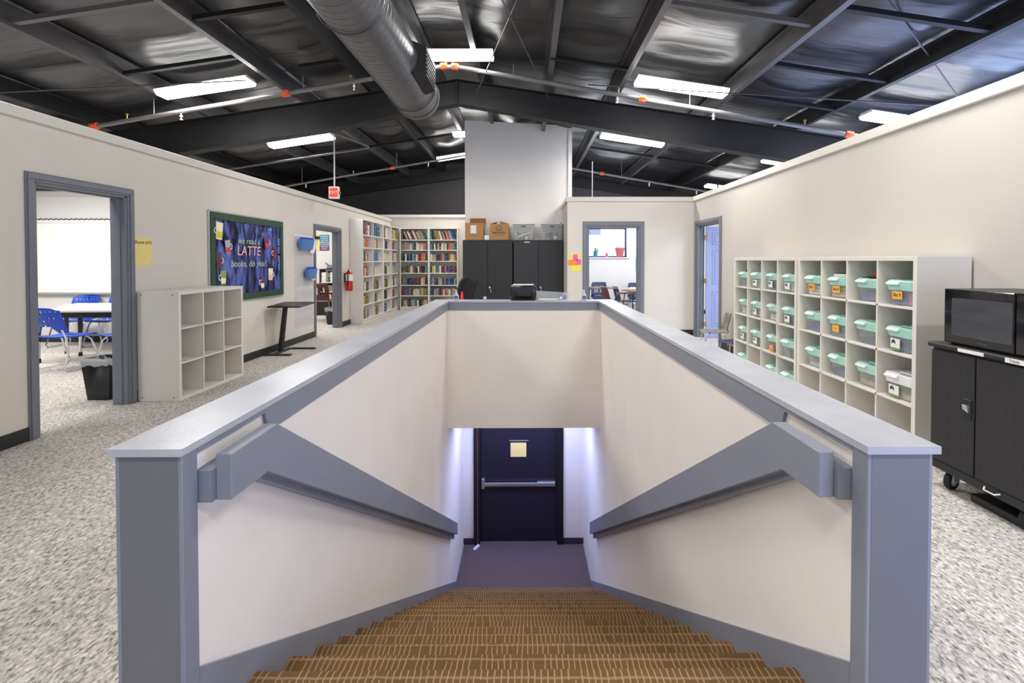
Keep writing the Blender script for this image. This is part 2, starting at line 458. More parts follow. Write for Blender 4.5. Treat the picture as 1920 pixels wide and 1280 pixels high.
# gable end, black
GY = 15.0
mb = MB(); mb.prism([(-13, 0), (10, 0), (10, zp(10)+.25), (XRG, zp(XRG)+.25), (-13, zp(-13)+.25)], 'y', GY, GY+0.15)
struct(mb.build('wall_gable_end', 'black_wall'))

# cap boards along the partition tops
def trim(n, x0, x1, y0, y1, z0, z1, m='trimwhite', bev=0.006):
    return struct(MB().box(x0, x1, y0, y1, z0, z1, bev).build('trim_%d' % n, m))
trim(1, XL-0.175, XL+0.03, -3.5, 13.76, H-0.075, H+0.012)
trim(2, XR-0.03, XR+0.16, -3.5, 9.14, H-0.075, H+0.012)
trim(3, 0.74, XR-0.03, 8.955, 9.14, H-0.075, H+0.012)
trim(4, 0.74, 0.92, 9.14, 10.3, H-0.075, H+0.012)
trim(5, XL-1.4, -1.35, 13.73, 13.93, 2.67, 2.752)

# baseboards
def base(side, *b): return struct(MB().box(*b, 0.004).build('baseboard_'+side, 'basebd'))
base('left_near', XL, XL+0.014, -3.5, D1[0]-0.075, 0, 0.11)
base('left', XL, XL+0.014, D1[1]+0.075, D2[0]-0.075, 0, 0.11)
base('left_far', XL, XL+0.014, D2[1]+0.075, 13.76, 0, 0.11)
base('right', XR-0.014, XR, -3.5, D3[0]-0.075, 0, 0.11)
base('back_right', D4[1]+0.11, XR, 8.966, 8.98, 0, 0.11)
base('back_right_short', 0.77, D4[0]-0.11, 8.966, 8.98, 0, 0.11)

# door casings (moulded) -------------------------------------------------
def casing_profile_box(mb, axis, fixed, sgn, a0, a1, z0, z1, w, deep):
    """casing around an opening; axis 'y': wall along Y at x=fixed, faces sgn; two stepped layers"""
    for (ww, dd) in ((w, deep*0.55), (w*0.62, deep), ):
        o = (w-ww)*0.35
        top0 = z1+w-o-ww
        def bx(p0, p1, q0, q1):
            f0, f1 = sorted((fixed, fixed+sgn*dd))
            if axis == 'y': mb.box(f0, f1, p0, p1, q0, q1, 0.004)
            else: mb.box(p0, p1, f0, f1, q0, q1, 0.004)
        bx(a0-w+o, a0-w+o+ww, z0, top0)
        bx(a1+w-o-ww, a1+w-o, z0, top0)
        bx(a0-w+o, a1+w-o, z1+w-o-ww, z1+w-o)
def door_frame(n, axis, f_front, f_back, sgn, op, w, m='casing_paint'):
    root = bpy.data.objects.new('door_%d' % n, None); COL.objects.link(root); root['kind'] = 'structure'
    a0, a1, z0, z1 = op
    c = (a0+a1)/2
    root.location = (f_front, c, 0) if axis == 'y' else (c, f_front, 0)
    mb = MB(); casing_profile_box(mb, axis, f_front, sgn, a0, a1, 0, z1, w, 0.028)
    mb.build('door_casing', m, root)
    mb = MB(); lo, hi = sorted((f_front, f_back)); t = 0.02
    st = (lo+hi)/2
    if axis == 'y':
        mb.box(lo, hi, a0-0.001, a0+t, 0, z1, 0.002); mb.box(lo, hi, a1-t, a1+0.001, 0, z1, 0.002); mb.box(lo, hi, a0, a1, z1-t, z1+.001, 0.002)
        mb.box(st-0.006, st+0.03, a0+t, a0+t+0.012, 0, z1-t); mb.box(st-0.006, st+0.03, a1-t-0.012, a1-t, 0, z1-t); mb.box(st-.006, st+.03, a0+t, a1-t, z1-t-.012, z1-t)
    else:
        mb.box(a0-0.001, a0+t, lo, hi, 0, z1, 0.002); mb.box(a1-t, a1+0.001, lo, hi, 0, z1, 0.002); mb.box(a0, a1, lo, hi, z1-t, z1+.001, 0.002)
        mb.box(a0+t, a0+t+0.012, st-0.006, st+0.03, 0, z1-t); mb.box(a1-t-0.012, a1-t, st-0.006, st+0.03, 0, z1-t)
    mb.build('door_jamb', m, root)
    return root
d1 = door_frame(1, 'y', XL, XL-0.15, 1, D1, 0.075)
mb = MB(); mb.lathe([(0.014, 0), (0.014, 0.004), (0.009, 0.006)], 14, mtx=T(XL-0.075, D1[1]-0.02, 1.0) @ R(90, 'X')); mb.build('strike_plate', 'brass', d1)
d2 = door_frame(2, 'y', XL, XL-0.15, 1, D2, 0.075)
d3 = door_frame(3, 'y', XR, XR+0.13, -1, D3, 0.08)
d4 = door_frame(4, 'x', 8.98, 9.11, -1, D4, 0.10)
# open six-panel door leaf in opening 3, swung into the far room
leaf = MB(); lx, ly = XR+0.14, D3[1]-0.05
ang = R(-4, 'Z'); base_m = T(lx, ly, 0) @ ang
leaf.box(0, 0.94, -0.035, 0, 0.01, 2.05, 0.003, mtx=base_m)
lf = leaf.build('door_leaf', 'door_blue', d3)
pn = MB()
for (z0, z1) in ((0.22, 0.86), (1.0, 1.62), (1.72, 1.93)):
    for (x0, x1) in ((0.11, 0.43), (0.51, 0.83)):
        # raised moulding ring and field
        for (a, b, c, d) in ((x0, x1, z0, z0+0.02), (x0, x1, z1-0.02, z1), (x0, x0+0.02, z0, z1), (x1-0.02, x1, z0, z1)):
            pn.box(a, b, -0.041, -0.034, c, d, 0.002, mtx=base_m)
        pn.box(x0+0.045, x1-0.045, -0.042, -0.034, z0+0.045, z1-0.045, 0.005, mtx=base_m)
pn.build('door_panel', 'door_blue', lf)
hg = MB()
for z in (0.25, 1.05, 1.85):
    hg.box(XR+0.10, XR+0.15, ly-0.05, ly-0.006, z-0.045, z+0.045, 0.003)
hg.build('hinge', 'brass', d3)
lv = MB(); lv.tube([(0.87, -0.04, 1.0), (0.87, -0.09, 1.0), (0.76, -0.095, 1.0)], 0.011, 8)
lv.bm.verts.ensure_lookup_table(); bmesh.ops.transform(lv.bm, matrix=base_m, verts=lv.bm.verts[:])
lv.build('door_handle', 'steel_brush', lf)

N0_STAIR = set(bpy.data.objects)
# ================================================================== STAIRWELL
WI = 0.965                                  # inner drywall face
WO = 1.122
ZC = 0.922
for s, side in ((-1, 'left'), (1, 'right')):
    x0, x1 = sorted((s*WI, s*WO))
    w = struct(MB().box(x0, x1, 1.32, 6.16, ZLOW, ZC-0.021).build('wall_stairwell_'+side, 'wall_stair'))
    # board boxing in the front end
    MB().box(x0-0.004, x1+0.004, 1.30, 1.32, 0, ZC-0.021, 0.003).build('end_board', 'post_paint', w)
    # corner boards on both faces at the front end
    MB().box(min(s*(WI-0.014), s*WI), max(s*(WI-0.014), s*WI), 1.30, 1.363, -0.02, ZC-0.021, 0.003).build('inner_corner_board', 'grey_paint', w)
    MB().box(min(s*(WO+0.014), s*WO), max(s*(WO+0.014), s*WO), 1.30, 1.363, 0, ZC-0.021, 0.003).build('outer_corner_board', 'grey_paint', w)
    # apron: deep behind the handrail, cut to a narrow strip above it
    za = ZC-0.021
    poly = [(1.363, za), (1.363, za-0.018), (1.72, za-0.018), (1.745, za-0.094), (5.975, za-0.094), (5.975, za)]
    MB().prism(poly, 'x', s*(WI-0.014), s*WI).build('apron_board', 'grey_paint', w)
    MB().box(min(s*WO, s*(WO+.014)), max(s*WO, s*(WO+.014)), 1.363, 6.16, za-0.094, za, 0.002).build('outer_apron_board', 'grey_paint', w)
    # sloping skirt board on the stairs
    def nz(y): return -0.64*(y-1.647)
    sk = [(1.363, nz(1.363)+0.072), (6.60, nz(6.60)+0.072), (6.66, ZLOW+0.012), (7.53, ZLOW+0.012), (7.53, ZLOW), (6.30, ZLOW), (1.647, -0.25), (1.363, -0.02)]
    sko = MB().prism(sk, 'x', s*(WI-0.013), s*WI).build('baseboard_stair_'+side, 'grey_paint'); struct(sko)
    lw = struct(MB().box(x0, x1, 6.16, 7.53, ZLOW, -0.25).build('wall_landing_'+side, 'wall_stair'))
# back of the stairwell
w = struct(MB().box(-WI, WI, 5.975, 6.16, -0.70, ZC-0.021).build('wall_stairwell_back', 'wall_stair'))
MB().box(-WI+0.014, WI-0.014, 5.961, 5.975, ZC-0.021-0.094, ZC-0.021, 0.002).build('apron_board', 'grey_paint', w)
# one continuous U shaped cap board with mitred corners
ci, co, cy0, cy1, cy2 = 0.945, 1.15, 1.29, 5.955, 6.175
poly = [(-co, cy0), (-ci, cy0), (-ci, cy1), (ci, cy1), (ci, cy0), (co, cy0), (co, cy2), (-co, cy2)]
mb = MB(); bm = mb.bm
for a in ([(-co, cy0), (-ci, cy0), (-ci, cy1), (-co, cy2)], [(-co, cy2), (-ci, cy1), (ci, cy1), (co, cy2)], [(co, cy2), (ci, cy1), (ci, cy0), (co, cy0)]):
    mb.prism(a, 'z', ZC-0.021, ZC)
bmesh.ops.remove_doubles(bm, verts=bm.verts[:], dist=0.0001)
struct(mb.build('trim_6', 'cap_paint'))
# landing ceiling, back wall, floor
struct(MB().box(-WO, WO, 6.16, 8.2, -0.72, -0.66).build('ceiling_landing', 'wall_light'))
DX0, DX1 = -0.80, 0.64
wall_x('wall_landing_back', 7.53, 7.68, -WO, WO, ZLOW, -0.72, 'wall_stair', [(DX0+0.03, DX1-0.03, ZLOW, -0.93)])
base_ = struct(MB().box(-WI, DX0, 7.516, 7.53, ZLOW, ZLOW+0.10, 0.003).build('baseboard_landing_left', 'tread_base'))
base_ = struct(MB().box(DX1, WI, 7.516, 7.53, ZLOW, ZLOW+0.10, 0.003).build('baseboard_landing_right', 'tread_base'))
struct(MB().box(-WO, WO, 6.30, 7.8, ZLOW-0.1, ZLOW).build('floor_landing', 'landing_carpet'))
dr = bpy.data.objects.new('door_5', None); COL.objects.link(dr); dr['kind'] = 'structure'; dr.location = ((DX0+DX1)/2, 7.53, ZLOW)
mb = MB()
mb.box(DX0, DX0+0.10, 7.50, 7.68, ZLOW, -0.90, 0.006); mb.box(DX1-0.10, DX1, 7.50, 7.68, ZLOW, -0.90, 0.006)
mb.box(DX0+0.1, DX1-0.1, 7.50, 7.68, -0.98, -0.90, 0.006)
mb.build('door_frame', 'door_black', dr)
MB().box(DX0+0.055, DX0+0.068, 7.494, 7.50, ZLOW, -0.9, 0.002).build('frame_edge_strip', 'door_copper', dr)
dl = MB().box(DX0+0.10, DX1-0.10, 7.60, 7.645, ZLOW+0.01, -0.98, 0.003).build('door_leaf', 'door_navy', dr)
mb = MB(); yb = 7.60
mb.box(DX0+0.115, DX0+0.175, yb-0.055, yb, ZLOW+0.88, ZLOW+1.05, 0.012, seg=2)
mb.box(DX0+0.17, DX1-0.13, yb-0.062, yb-0.028, ZLOW+0.925, ZLOW+0.985, 0.01, seg=2)
mb.box(DX1-0.42, DX1-0.125, yb-0.05, yb, ZLOW+0.915, ZLOW+0.995, 0.01, seg=2)
mb.build('panic_bar', 'steel_brush', dl)
n = MB().box(-0.21, 0.045, yb-0.004, yb-0.001, ZLOW+1.385, ZLOW+1.615).build('paper_notice', 'paper_cream', dl)
MB().box(-0.23, 0.08, yb-0.012, yb-0.001, ZLOW+1.645, ZLOW+1.655).build('metal_strip', 'alu', dl)
# white wedge on the landing
t = tag(MB().hexa([(-0.80, 7.40, ZLOW), (-0.77, 7.36, ZLOW), (-0.70, 7.46, ZLOW), (-0.73, 7.49, ZLOW),
                   (-0.80, 7.40, ZLOW+0.006), (-0.77, 7.36, ZLOW+0.006), (-0.70, 7.46, ZLOW+0.03), (-0.73, 7.49, ZLOW+0.03)]).build('door_wedge', 'white'),
        'small white door wedge on the lower landing carpet at the left door jamb', 'door wedge')

# stairs: nineteen risers
stair = thing('staircase', 'carpeted brown staircase going down between the half walls', 'stairs', (0, 1.647, ZLOW))
RUN, RISE = 0.258, 0.165
for k in range(0, 19):
    y0 = 1.647 + RUN*k; z = -RISE*k
    poly = [(y0-RUN-(0.02 if k else 0), z-0.004 if k else z-.001), (y0-0.02, z-0.0005), (y0-0.004, z-0.006), (y0+0.004, z-0.02), (y0-0.004, z-0.034), (y0-0.014, z-0.05),
            (y0-0.014, z-RISE-0.01), (y0-RUN, z-RISE-0.01)]
    if k == 0: poly = [(y0-0.028, z)] + poly[1:-1] + [(y0-0.028, z-RISE-0.01)]
    MB().prism(poly, 'x', -WI+0.0135, WI-0.0135).build('step', 'stair_carpet', stair, smooth=False)
struct(MB().box(-WI+.014, WI-.014, 1.32, 1.619, -0.0035, 0.0).build('floor_stair_head', 'stair_carpet'))
# sloped soffit closing the stairs from below
struct(MB().prism([(1.6, -0.3), (6.3, ZLOW-0.1), (6.3, ZLOW-0.2), (1.6, -0.45)], 'x', -WI+0.02, WI-0.02).build('trim_8', 'wall_stair'))

# handrails: board on edge with a level top section, carried by a lower backing board
def handrail(s, side):
    t = thing('handrail', 'grey painted board handrail on the %s stairwell wall' % side, 'handrail', (s*0.89, 3.8, -1))
    zt, zb = 0.87, 0.733
    def top(y): return zt - 0.64*(y-1.645)
    y1 = 6.15
    poly = [(1.385, zb), (1.385, zt), (1.645, zt), (y1, top(y1)), (y1, top(y1)-0.155), (1.585, zb+0.0)]
    x0, x1 = sorted((s*0.868, s*0.915))
    mb = MB(); mb.prism(poly, 'x', x0, x1)
    bmesh.ops.bevel(mb.bm, geom=mb.bm.edges[:], offset=0.003, segments=1, affect='EDGES')
    mb.build('rail_board', 'grey_paint', t)
    q = 0.045
    poly = [(1.368, 0.735), (1.368, 0.828), (1.60, 0.828), (1.66, 0.78), (y1+0.02, top(y1+0.02)-0.09), (y1+0.02, top(y1+0.02)-0.215), (1.60, 0.66+0.04), (1.56, 0.735)]
    x0, x1 = sorted((s*0.915, s*(WI-0.001)))
    mb = MB(); mb.prism(poly, 'x', x0, x1)
    mb.build('backing_board', 'grey_paint', t)
    return t
handrail(-1, 'left'); handrail(1, 'right')

# the whole stairwell stands half a degree off the building grid
for o in [o for o in bpy.data.objects if o not in N0_STAIR and o.parent is None]:
    q = Matrix.Rotation(math.radians(0.5), 4, 'Z'); piv = Vector((0, 1.3, 0))
    o.location = q @ (o.location - piv) + piv
    o.rotation_euler = (0, 0, math.radians(0.5))
# ================================================================== ROOF
mb = MB()
def deckz(x, y):
    # insulation sags between the purlins and is thrown into folds
    z = zp(x) + 0.235
    best = min(abs(x-p) for p in PX)
    sag = min(1.0, best/0.55); sag = sag*sag*(3-2*sag)
    f = noise.noise(Vector((x*0.28, y*1.1, 3.1))) * 0.05 + noise.noise(Vector((x*0.5, y*3.0, 7.7))) * 0.016
    bay = abs(((y+1.2) % 1.85) - 0.925)/0.925            # pinched up at the cross straps
    return z - 0.075*sag*(1-bay**3) + f*1.3*sag
PX = [-8.4, -6.85, -5.3, -3.72, -2.58, -1.50, -0.78, 0.33, 1.41, 2.97, 4.47, 6.0, 7.5, 9.0]
mb.sheet(lambda u, v: (lambda x, y: (x, y, deckz(x, y)))(-13+23*u, -3.5+18.6*v), 210, 230)
struct(mb.build('ceiling', 'deck', smooth=True, world=False))
# purlins: Z sections, lapped over the beam
def purlin(x, m):
    z = zp(x); d = 0.21; fl = 0.065; t = 0.012
    s = 1 if x > XRG else -1
    poly = [(x, z+t), (x, z+d), (x-s*fl, z+d), (x-s*fl, z+d-t), (x-s*t, z+d-t), (x-s*t, z), (x+s*fl, z), (x+s*fl, z+0.02), (x+s*(fl-t), z+0.02), (x+s*(fl-t), z+t)]
    mb = MB(); mb.prism(poly, 'y', -3.4, 14.95)
    return mb.build('roof_purlin', m)
names = {0.33: 'grey roof purlin just right of the ridge rods', 1.41: 'grey roof purlin touching the left end of the right ceiling light',
         2.97: 'grey roof purlin second from the right wall', 4.47: 'dark roof purlin crossing above the right wall',
         -0.78: 'pale roof purlin beside the ridge coupling', -1.50: 'pale roof purlin just right of the spiral duct',
         -2.58: 'dark roof purlin just left of the spiral duct', -3.72: 'dark roof purlin ending over the left ceiling light',
         -5.3: 'dark grey roof purlin furthest left in view'}
for x in PX:
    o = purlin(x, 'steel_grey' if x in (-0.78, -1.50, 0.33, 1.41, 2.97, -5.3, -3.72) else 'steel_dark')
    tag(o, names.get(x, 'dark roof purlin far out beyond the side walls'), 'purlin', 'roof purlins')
# main frame beam (tapered I section)
def ibeam(y, label):
    t = thing('roof_beam', label, 'beam', (XRG, y, 4.0))
    for nm, poly in (
        ('web', [(-13, zp(-13)-0.62), (-3, zp(-3)-0.50), (XRG, ZP-0.40), (1, zp(1)-0.46), (10, zp(10)-0.62), (10, zp(10)-.012), (XRG, ZP-.012), (-13, zp(-13)-.012)]),):
        MB().prism(poly, 'y', y-0.006, y+0.006).build(nm, 'steel_dark', t)
    for nm, off in (('top_flange', 0), ('bottom_flange', 1)):
        if off: L = [(-13, zp(-13)-0.62), (-3, zp(-3)-0.50), (XRG, ZP-0.40), (1, zp(1)-0.46), (10, zp(10)-0.62)]
        else: L = [(-13, zp(-13)-0.012), (XRG, ZP-0.012), (10, zp(10)-0.012)]
        poly = L + [(a, b+(0.012)) for a, b in L[::-1]]
        MB().prism(poly, 'y', y-0.10, y+0.10).build(nm, 'steel_dark', t)
    st = MB()
    for x in (XRG-0.02, -7, 6): st.box(x, x+0.014, y-0.09, y-0.006, zp(x)-0.42, zp(x)-0.02)
    st.build('stiffener', 'steel_dark', t)
ibeam(DB, 'big black tapered roof beam crossing the hall in front of the white column')
tag(MB().prism([(-13, zp(-13)-0.3), (XRG, ZP-0.3), (10, zp(10)-0.3), (10, zp(10)-.02), (XRG, ZP-.02), (-13, zp(-13)-.02)], 'y', GY-0.12, GY-0.002).build('roof_beam', 'steel_dark'),
    'black end beam against the far gable wall', 'beam')
# cross straps between purlins (each bay row one thing)
def strap(y, x0, x1, dz, m, label, w=0.03, hgt=0.05):
    mb = MB()
    pts = [x0] + ([XRG] if x0 < XRG < x1 else []) + [x1]
    for a, b in zip(pts, pts[1:]):
        za, zb = zp(a)+dz, zp(b)+dz
        mb.hexa([(a, y-w, za), (b, y-w, zb), (b, y+w, zb), (a, y+w, za), (a, y-w, za+hgt), (b, y-w, zb+hgt), (b, y+w, zb+hgt), (a, y+w, za+hgt)])
    return tag(mb.build('cross_strut', m), label, 'strut', 'cross struts between the purlins')
strap(4.95, 1.41, 2.97, 0.03, 'steel_grey', 'grey strut between purlins in front of the right ceiling light')
strap(4.6, 2.97, 4.47, 0.03, 'steel_dark', 'dark strut between the two right purlins nearest the viewer')
strap(5.9, 2.97, 4.47, 0.03, 'steel_dark', 'dark strut between the two right purlins under the diagonal rod')
strap(4.9, -5.3, -3.72, 0.03, 'steel_grey', 'grey strut between the far left purlins')
strap(6.25, -5.3, -3.72, 0.03, 'steel_dark', 'dark strut left of the left ceiling light')
strap(4.2, -3.72, -2.58, 0.03, 'steel_dark', 'dark strut between purlins left of the duct nearest the viewer')
strap(5.3, -3.72, -2.58, 0.03, 'steel_dark', 'short dark strut left of the duct')
strap(4.75, -1.5, 1.41, -0.02, 'steel_dark', 'long black strut crossing the ridge in front of the ridge light', 0.04, 0.06)
strap(6.7, -3.2, -2.58, -0.01, 'steel_dark', 'dark strut at the right end of the left ceiling light')
strap(6.6, 0.33, 1.41, 0.0, 'steel_dark', 'dark strut at the left end of the right ceiling light')
strap(6.9, 2.97, 4.47, 0.0, 'steel_dark', 'dark strut at the right end of the right ceiling light')
strap(11.2, -5.3, -1.5, 0.02, 'steel_dark', 'dark strut in the far bay left of the white column')
strap(11.2, 1.41, 4.47, 0.02, 'steel_dark', 'dark strut in the far bay right of the white column')
for (xa, xb, y, lab) in ((-1.50, -1.0, 4.3, 'pale channel hanging across the purlins beside the duct'),):
    strap(y, xa, xb+.25, -0.06, 'steel_grey', lab, 0.02, 0.03)
# angle hangers
mb = MB(); mb.hexa([(-1.02, 3.2, 4.38), (-0.98, 3.2, 4.38), (-0.98, 4.8, 4.36), (-1.02, 4.8, 4.36), (-1.02, 3.2, 4.44), (-0.98, 3.2, 4.44), (-0.98, 4.8, 4.42), (-1.02, 4.8, 4.42)])
tag(mb.build('steel_channel', 'steel_dark'), 'black steel channel dropping towards the viewer at the ridge', 'channel')
mb = MB(); mb.hexa([(0.98, 3.2, 4.05), (1.04, 3.2, 4.05), (1.04, 4.75, 4.05), (0.98, 4.75, 4.05), (0.98, 3.2, 4.17), (1.04, 3.2, 4.17), (1.04, 4.75, 4.14), (0.98, 4.75, 4.14)])
tag(mb.build('steel_channel', 'steel_dark'), 'black steel channel hanging left of the right purlin near the top edge', 'channel')

def rod(p, q, label, r=0.009, m='steel_grey', name='bracing_rod'):
    return tag(MB().tube([p, q], r, 6).build(name, m), label, 'rod')
def pt(px, py, z):
    """world point on a horizontal level seen at a photo pixel (used for the thin rods)"""
    k = (z-CH)/(487-py)
    return ((px-988)*k, 885*k, z)
rod(pt(930, -20, 4.30), (0.36, 7.88, 4.12), 'thin bracing rod running from top centre down right to the beam')
rod(pt(985, -30, 4.32), (-0.86, 7.88, 4.15), 'thin bracing rod running from top centre down left to the beam')
rod((2.95, 4.15, 3.98), (7.9, 7.85, 3.07), 'thin bracing rod crossing the right roof bay')
rod((0.9, 7.0, 4.02), (6.3, 6.0, 3.32), 'thin bracing rod running right above the right wall')
rod((-3.9, 6.6, 3.93), (-6.9, 5.9, 3.5), 'thin bracing rod behind the left ceiling light')

# spiral duct -------------------------------------------------------------
t = thing('spiral_duct', 'big round grey spiral air duct hanging along the ridge', 'duct', (-1.52, 3, 3.69))
mb = MB(); Rd = 0.30; n = 40; pr = []
y = -2.0; pitch = 0.10
rings = []
bm = mb.bm
def ring(yy, r):
    rings.append([bm.verts.new((-1.52 + r*math.cos(2*PI*k/n), yy + pitch*(k/n), 3.69 + r*math.sin(2*PI*k/n))) for k in range(n)])
yy = -2.0
while yy < 6.45:
    ring(yy, Rd); ring(yy+pitch*0.86, Rd); ring(yy+pitch*0.90, Rd-0.008); ring(yy+pitch*0.96, Rd-0.008); yy += pitch
ring(yy, Rd)
for i in range(len(rings)-1):
    for k in range(n):
        a, b_ = k, (k+1) % n
        if b_ == 0:
            continue
        bm.faces.new((rings[i][a], rings[i][b_], rings[i+1][b_], rings[i+1][a]))
# close the helix seam at the back
for i in range(len(rings)-1):
    j = min(i+4, len(rings)-1)
    if i+5 < len(rings):
        bm.faces.new((rings[i][n-1], rings[i+4][0], rings[i+5][0], rings[i+1][n-1]))
mb.build('duct_body', 'duct', t, smooth=True)
MB().tube([(-1.52, 6.50, 3.69), (-1.52, 6.58, 3.69)], Rd+0.012, 40).build('end_cap', 'duct', t, smooth=True)
mb = MB(); mb.hexa([(-1.27, 5.25, 3.50), (-1.27, 5.95, 3.50), (-1.27, 5.95, 3.86), (-1.27, 5.25, 3.86), (-1.13, 5.35, 3.52), (-1.13, 5.85, 3.52), (-1.13, 5.85, 3.84), (-1.13, 5.35, 3.84)])
bt = mb.build('side_outlet', 'steel_dark', t)
mb = MB()
for k in range(6):
    mb.box(-1.13, -1.122, 5.37, 5.83, 3.55+0.045*k, 3.565+0.045*k)
mb.build('grille_slat', 'steel_dark', bt)
for yy in (2.0, 4.1, 6.2):
    hb = MB()
    hb.tube([(-1.52 + 0.315*math.cos(a), yy, 3.69+0.315*math.sin(a)) for a in [2*PI*i/28 for i in range(29)]], 0.008, 6)
    hb.tube([(-1.86, yy, 3.72), (-1.86, yy, 4.35)], 0.005, 6); hb.tube([(-1.24, yy, 3.72), (-1.24, yy, 4.42)], 0.005, 6)
    hb.build('hanger_strap', 'steel_grey', t)

# sprinkler pipes -----------------------------------------------------------
def pipe(y, x0, x1, zoff, r, heads, coups, label, lab2=True):
    t = thing('sprinkler_pipe', label, 'pipe', (XRG, y, ZP+zoff))
    pts = [x for x in ([x0, XRG-0.12, XRG+0.12, x1] if x0 < XRG < x1 else [x0, x1])]
    zq = lambda x: zp(x)+zoff-0.021*abs(x-XRG)
    P = [(x, y, zq(x)) for x in pts]
    MB().tube(P, r, 10).build('pipe_run', 'pipe_grey', t, smooth=True)
    for x in coups:
        z = zq(x)
        c = MB(); c.tube([(x-0.05, y, z+SL*0.05*(1 if x > XRG else -1)), (x+0.05, y, z-SL*0.05*(1 if x > XRG else -1))], r+0.018, 12)
        c.box(x-0.03, x+0.03, y-r-0.03, y+r+0.03, z-0.012, z+0.012, 0.004)
        c.build('coupling', 'orange', t)
    for x, up in heads:
        z = zq(x); q = 1 if up else -1
        c = MB(); c.tube([(x, y, z), (x, y, z+q*(r+0.05))], 0.009, 8); c.lathe([(0.012, 0), (0.02, 0.006), (0.02, 0.02), (0.008, 0.03)], 10, (x, y, z+q*(r+0.05)))
        if not up: c.lathe([(0.02, -0.05), (0.02, -0.045), (0.006, -0.03), (0.006, 0.0)], 12, (x, y, z-(r+0.04)))
        c.build('sprinkler_head', 'brass' if up else 'white', t)
    for x in (x0+0.9, -3.3, -0.2, 2.4):
        if x0 < x < x1:
            MB().tube([(x, y, zq(x)), (x, y, zp(x)+0.02)], 0.006, 6).build('hanger_rod', 'pipe_grey', t)
    return t
pipe(7.0, -6.4, 6.2, -0.15, 0.032, [(-5.9, True), (-2.6, True), (1.35, True), (4.1, True), (-5.1, False), (-2.55, False), (1.33, False), (2.75, False)],
     [-6.38, -3.55, -1.22, -1.06, 1.7, 4.75], 'long grey sprinkler pipe with orange couplings across the hall in front of the beam')
pipe(12.0, -6.6, 6.0, -0.30, 0.026, [(-4.4, True), (-1.9, True), (-5.6, False), (-2.5, False), (3.1, False), (4.3, False)],
     [-6.3, -3.4, 1.9], 'far grey sprinkler pipe with couplings above the bookcases')
t = thing('conduit_pipe', 'thin grey conduit elbow reaching down from the beam beside the exit sign', 'conduit', (-4, 9.0, 3.3))
MB().tube([(-3.55, 8.3, 3.72), (-3.05, 9.1, 3.62), (-3.1, 9.25, 3.62), (-6.0, 9.25, 3.18)], 0.018, 8).build('conduit_run', 'pipe_grey', t, smooth=True)
# exit sign
t = thing('exit_sign', 'small exit sign hanging on a thin white rod above the left wall', 'exit sign', (-3.66, 9.0, 2.62))
MB().tube([(-3.66, 9.0, 2.83), (-3.66, 9.0, 3.85)], 0.014, 8).build('hanging_rod', 'white', t)
b = MB().box(-3.76, -3.57, 8.965, 9.035, 2.60, 2.83, 0.008).build('sign_body', 'white', t)
b2 = MB().box(-3.735, -3.585, 8.955, 8.966, 2.63, 2.80, 0.003).build('sign_face', 'exit_red', t)
text('exit_lettering', 'EXIT', 0.075, 'white', T(-3.66, 8.953, 2.715) @ FACE_CAM, b2)
MB().box(-3.57, -3.545, 8.98, 9.02, 2.68, 2.74, 0.004).build('lamp_head', 'leaf', t)
# hanging string right of the column
rod((1.45, 10.5, 3.62), (1.45, 10.5, 2.72), 'thin white string dangling right of the white column', 0.006, 'white', 'string')
# junction hanging pole far right
rod((4.6, 11.4, 3.3), (4.6, 11.4, 2.95), 'short black pole hanging over the far right ceiling light', 0.02, 'steel_dark', 'hanging_pole')

# ceiling lights --------------------------------------------------------------
LIGHTS = []
def ceiling_light(x, y, label, length=1.30, power=None):
    s = -SL if x > XRG+0.45 else (SL if x < XRG-0.45 else 0)
    z = zp(x) + 0.02 if s else zp(x)-0.03
    t = thing('ceiling_light', label, 'ceiling light', (x, y, z))
    t.rotation_euler = (0, -math.atan(s), 0); t['group'] = 'fluorescent ceiling lights'
    hl = length/2; w = 0.14
    mb = MB(); mb.prism([(-w*0.75, 0), (-w*0.95, -0.03), (-w*0.95, -0.045), (w*0.95, -0.045), (w*0.95, -0.03), (w*0.75, 0)], 'x', -hl, hl)
    bmesh.ops.transform(mb.bm, matrix=Matrix(), verts=mb.bm.verts[:])
    # the prism polygon is (y, z)
    mb.build('housing', 'white', t, world=False)
    mb = MB(); mb.prism([(-w, -0.028), (-w, -0.05), (-w*0.72, -0.095), (w*0.72, -0.095), (w, -0.05), (w, -0.028)], 'x', -hl+0.005, hl-0.005)
    mb.build('diffuser', 'tube_glow', t, world=False)
    return t
rows = [(-1.13, 6.8, 'ceiling light at the ridge beside the duct outlet'), (2.21, 6.8, 'ceiling light on the right half of the hall between two grey purlins'),
        (5.5, 6.8, 'ceiling light cut off by the right wall top, nearest of that column'), (-4.6, 6.8, 'large bright ceiling light on the left half of the hall'),
        (2.18, 9.8, 'ceiling light right of the white column behind the beam'), (5.55, 9.8, 'ceiling light cut off by the right wall top, middle of that column'),
        (-4.66, 9.8, 'ceiling light behind the beam next to the exit sign rod'), (-1.84, 13.1, 'far ceiling light peeping out left of the white column'),
        (5.6, 13.1, 'farthest small ceiling light above the right wall corner'), (-1.06, 11.0, 'ceiling light hidden behind the white column top'),
        (-9.9, 9.8, 'ceiling light seen through the top of the nearest left doorway'),
        (-1.06, 3.2, 'ceiling light above the top edge near the ridge'), (2.2, 3.2, 'ceiling light above the top edge on the right'), (-4.6, 3.2, 'ceiling light above the top edge on the left'),
        (2.2, -0.6, 'ceiling light behind the viewer on the right'), (-4.6, -0.6, 'ceiling light behind the viewer on the left'), (-1.06, -0.6, 'ceiling light behind the viewer at the ridge')]
for x, y, lab in rows:
    ceiling_light(x, y, lab)
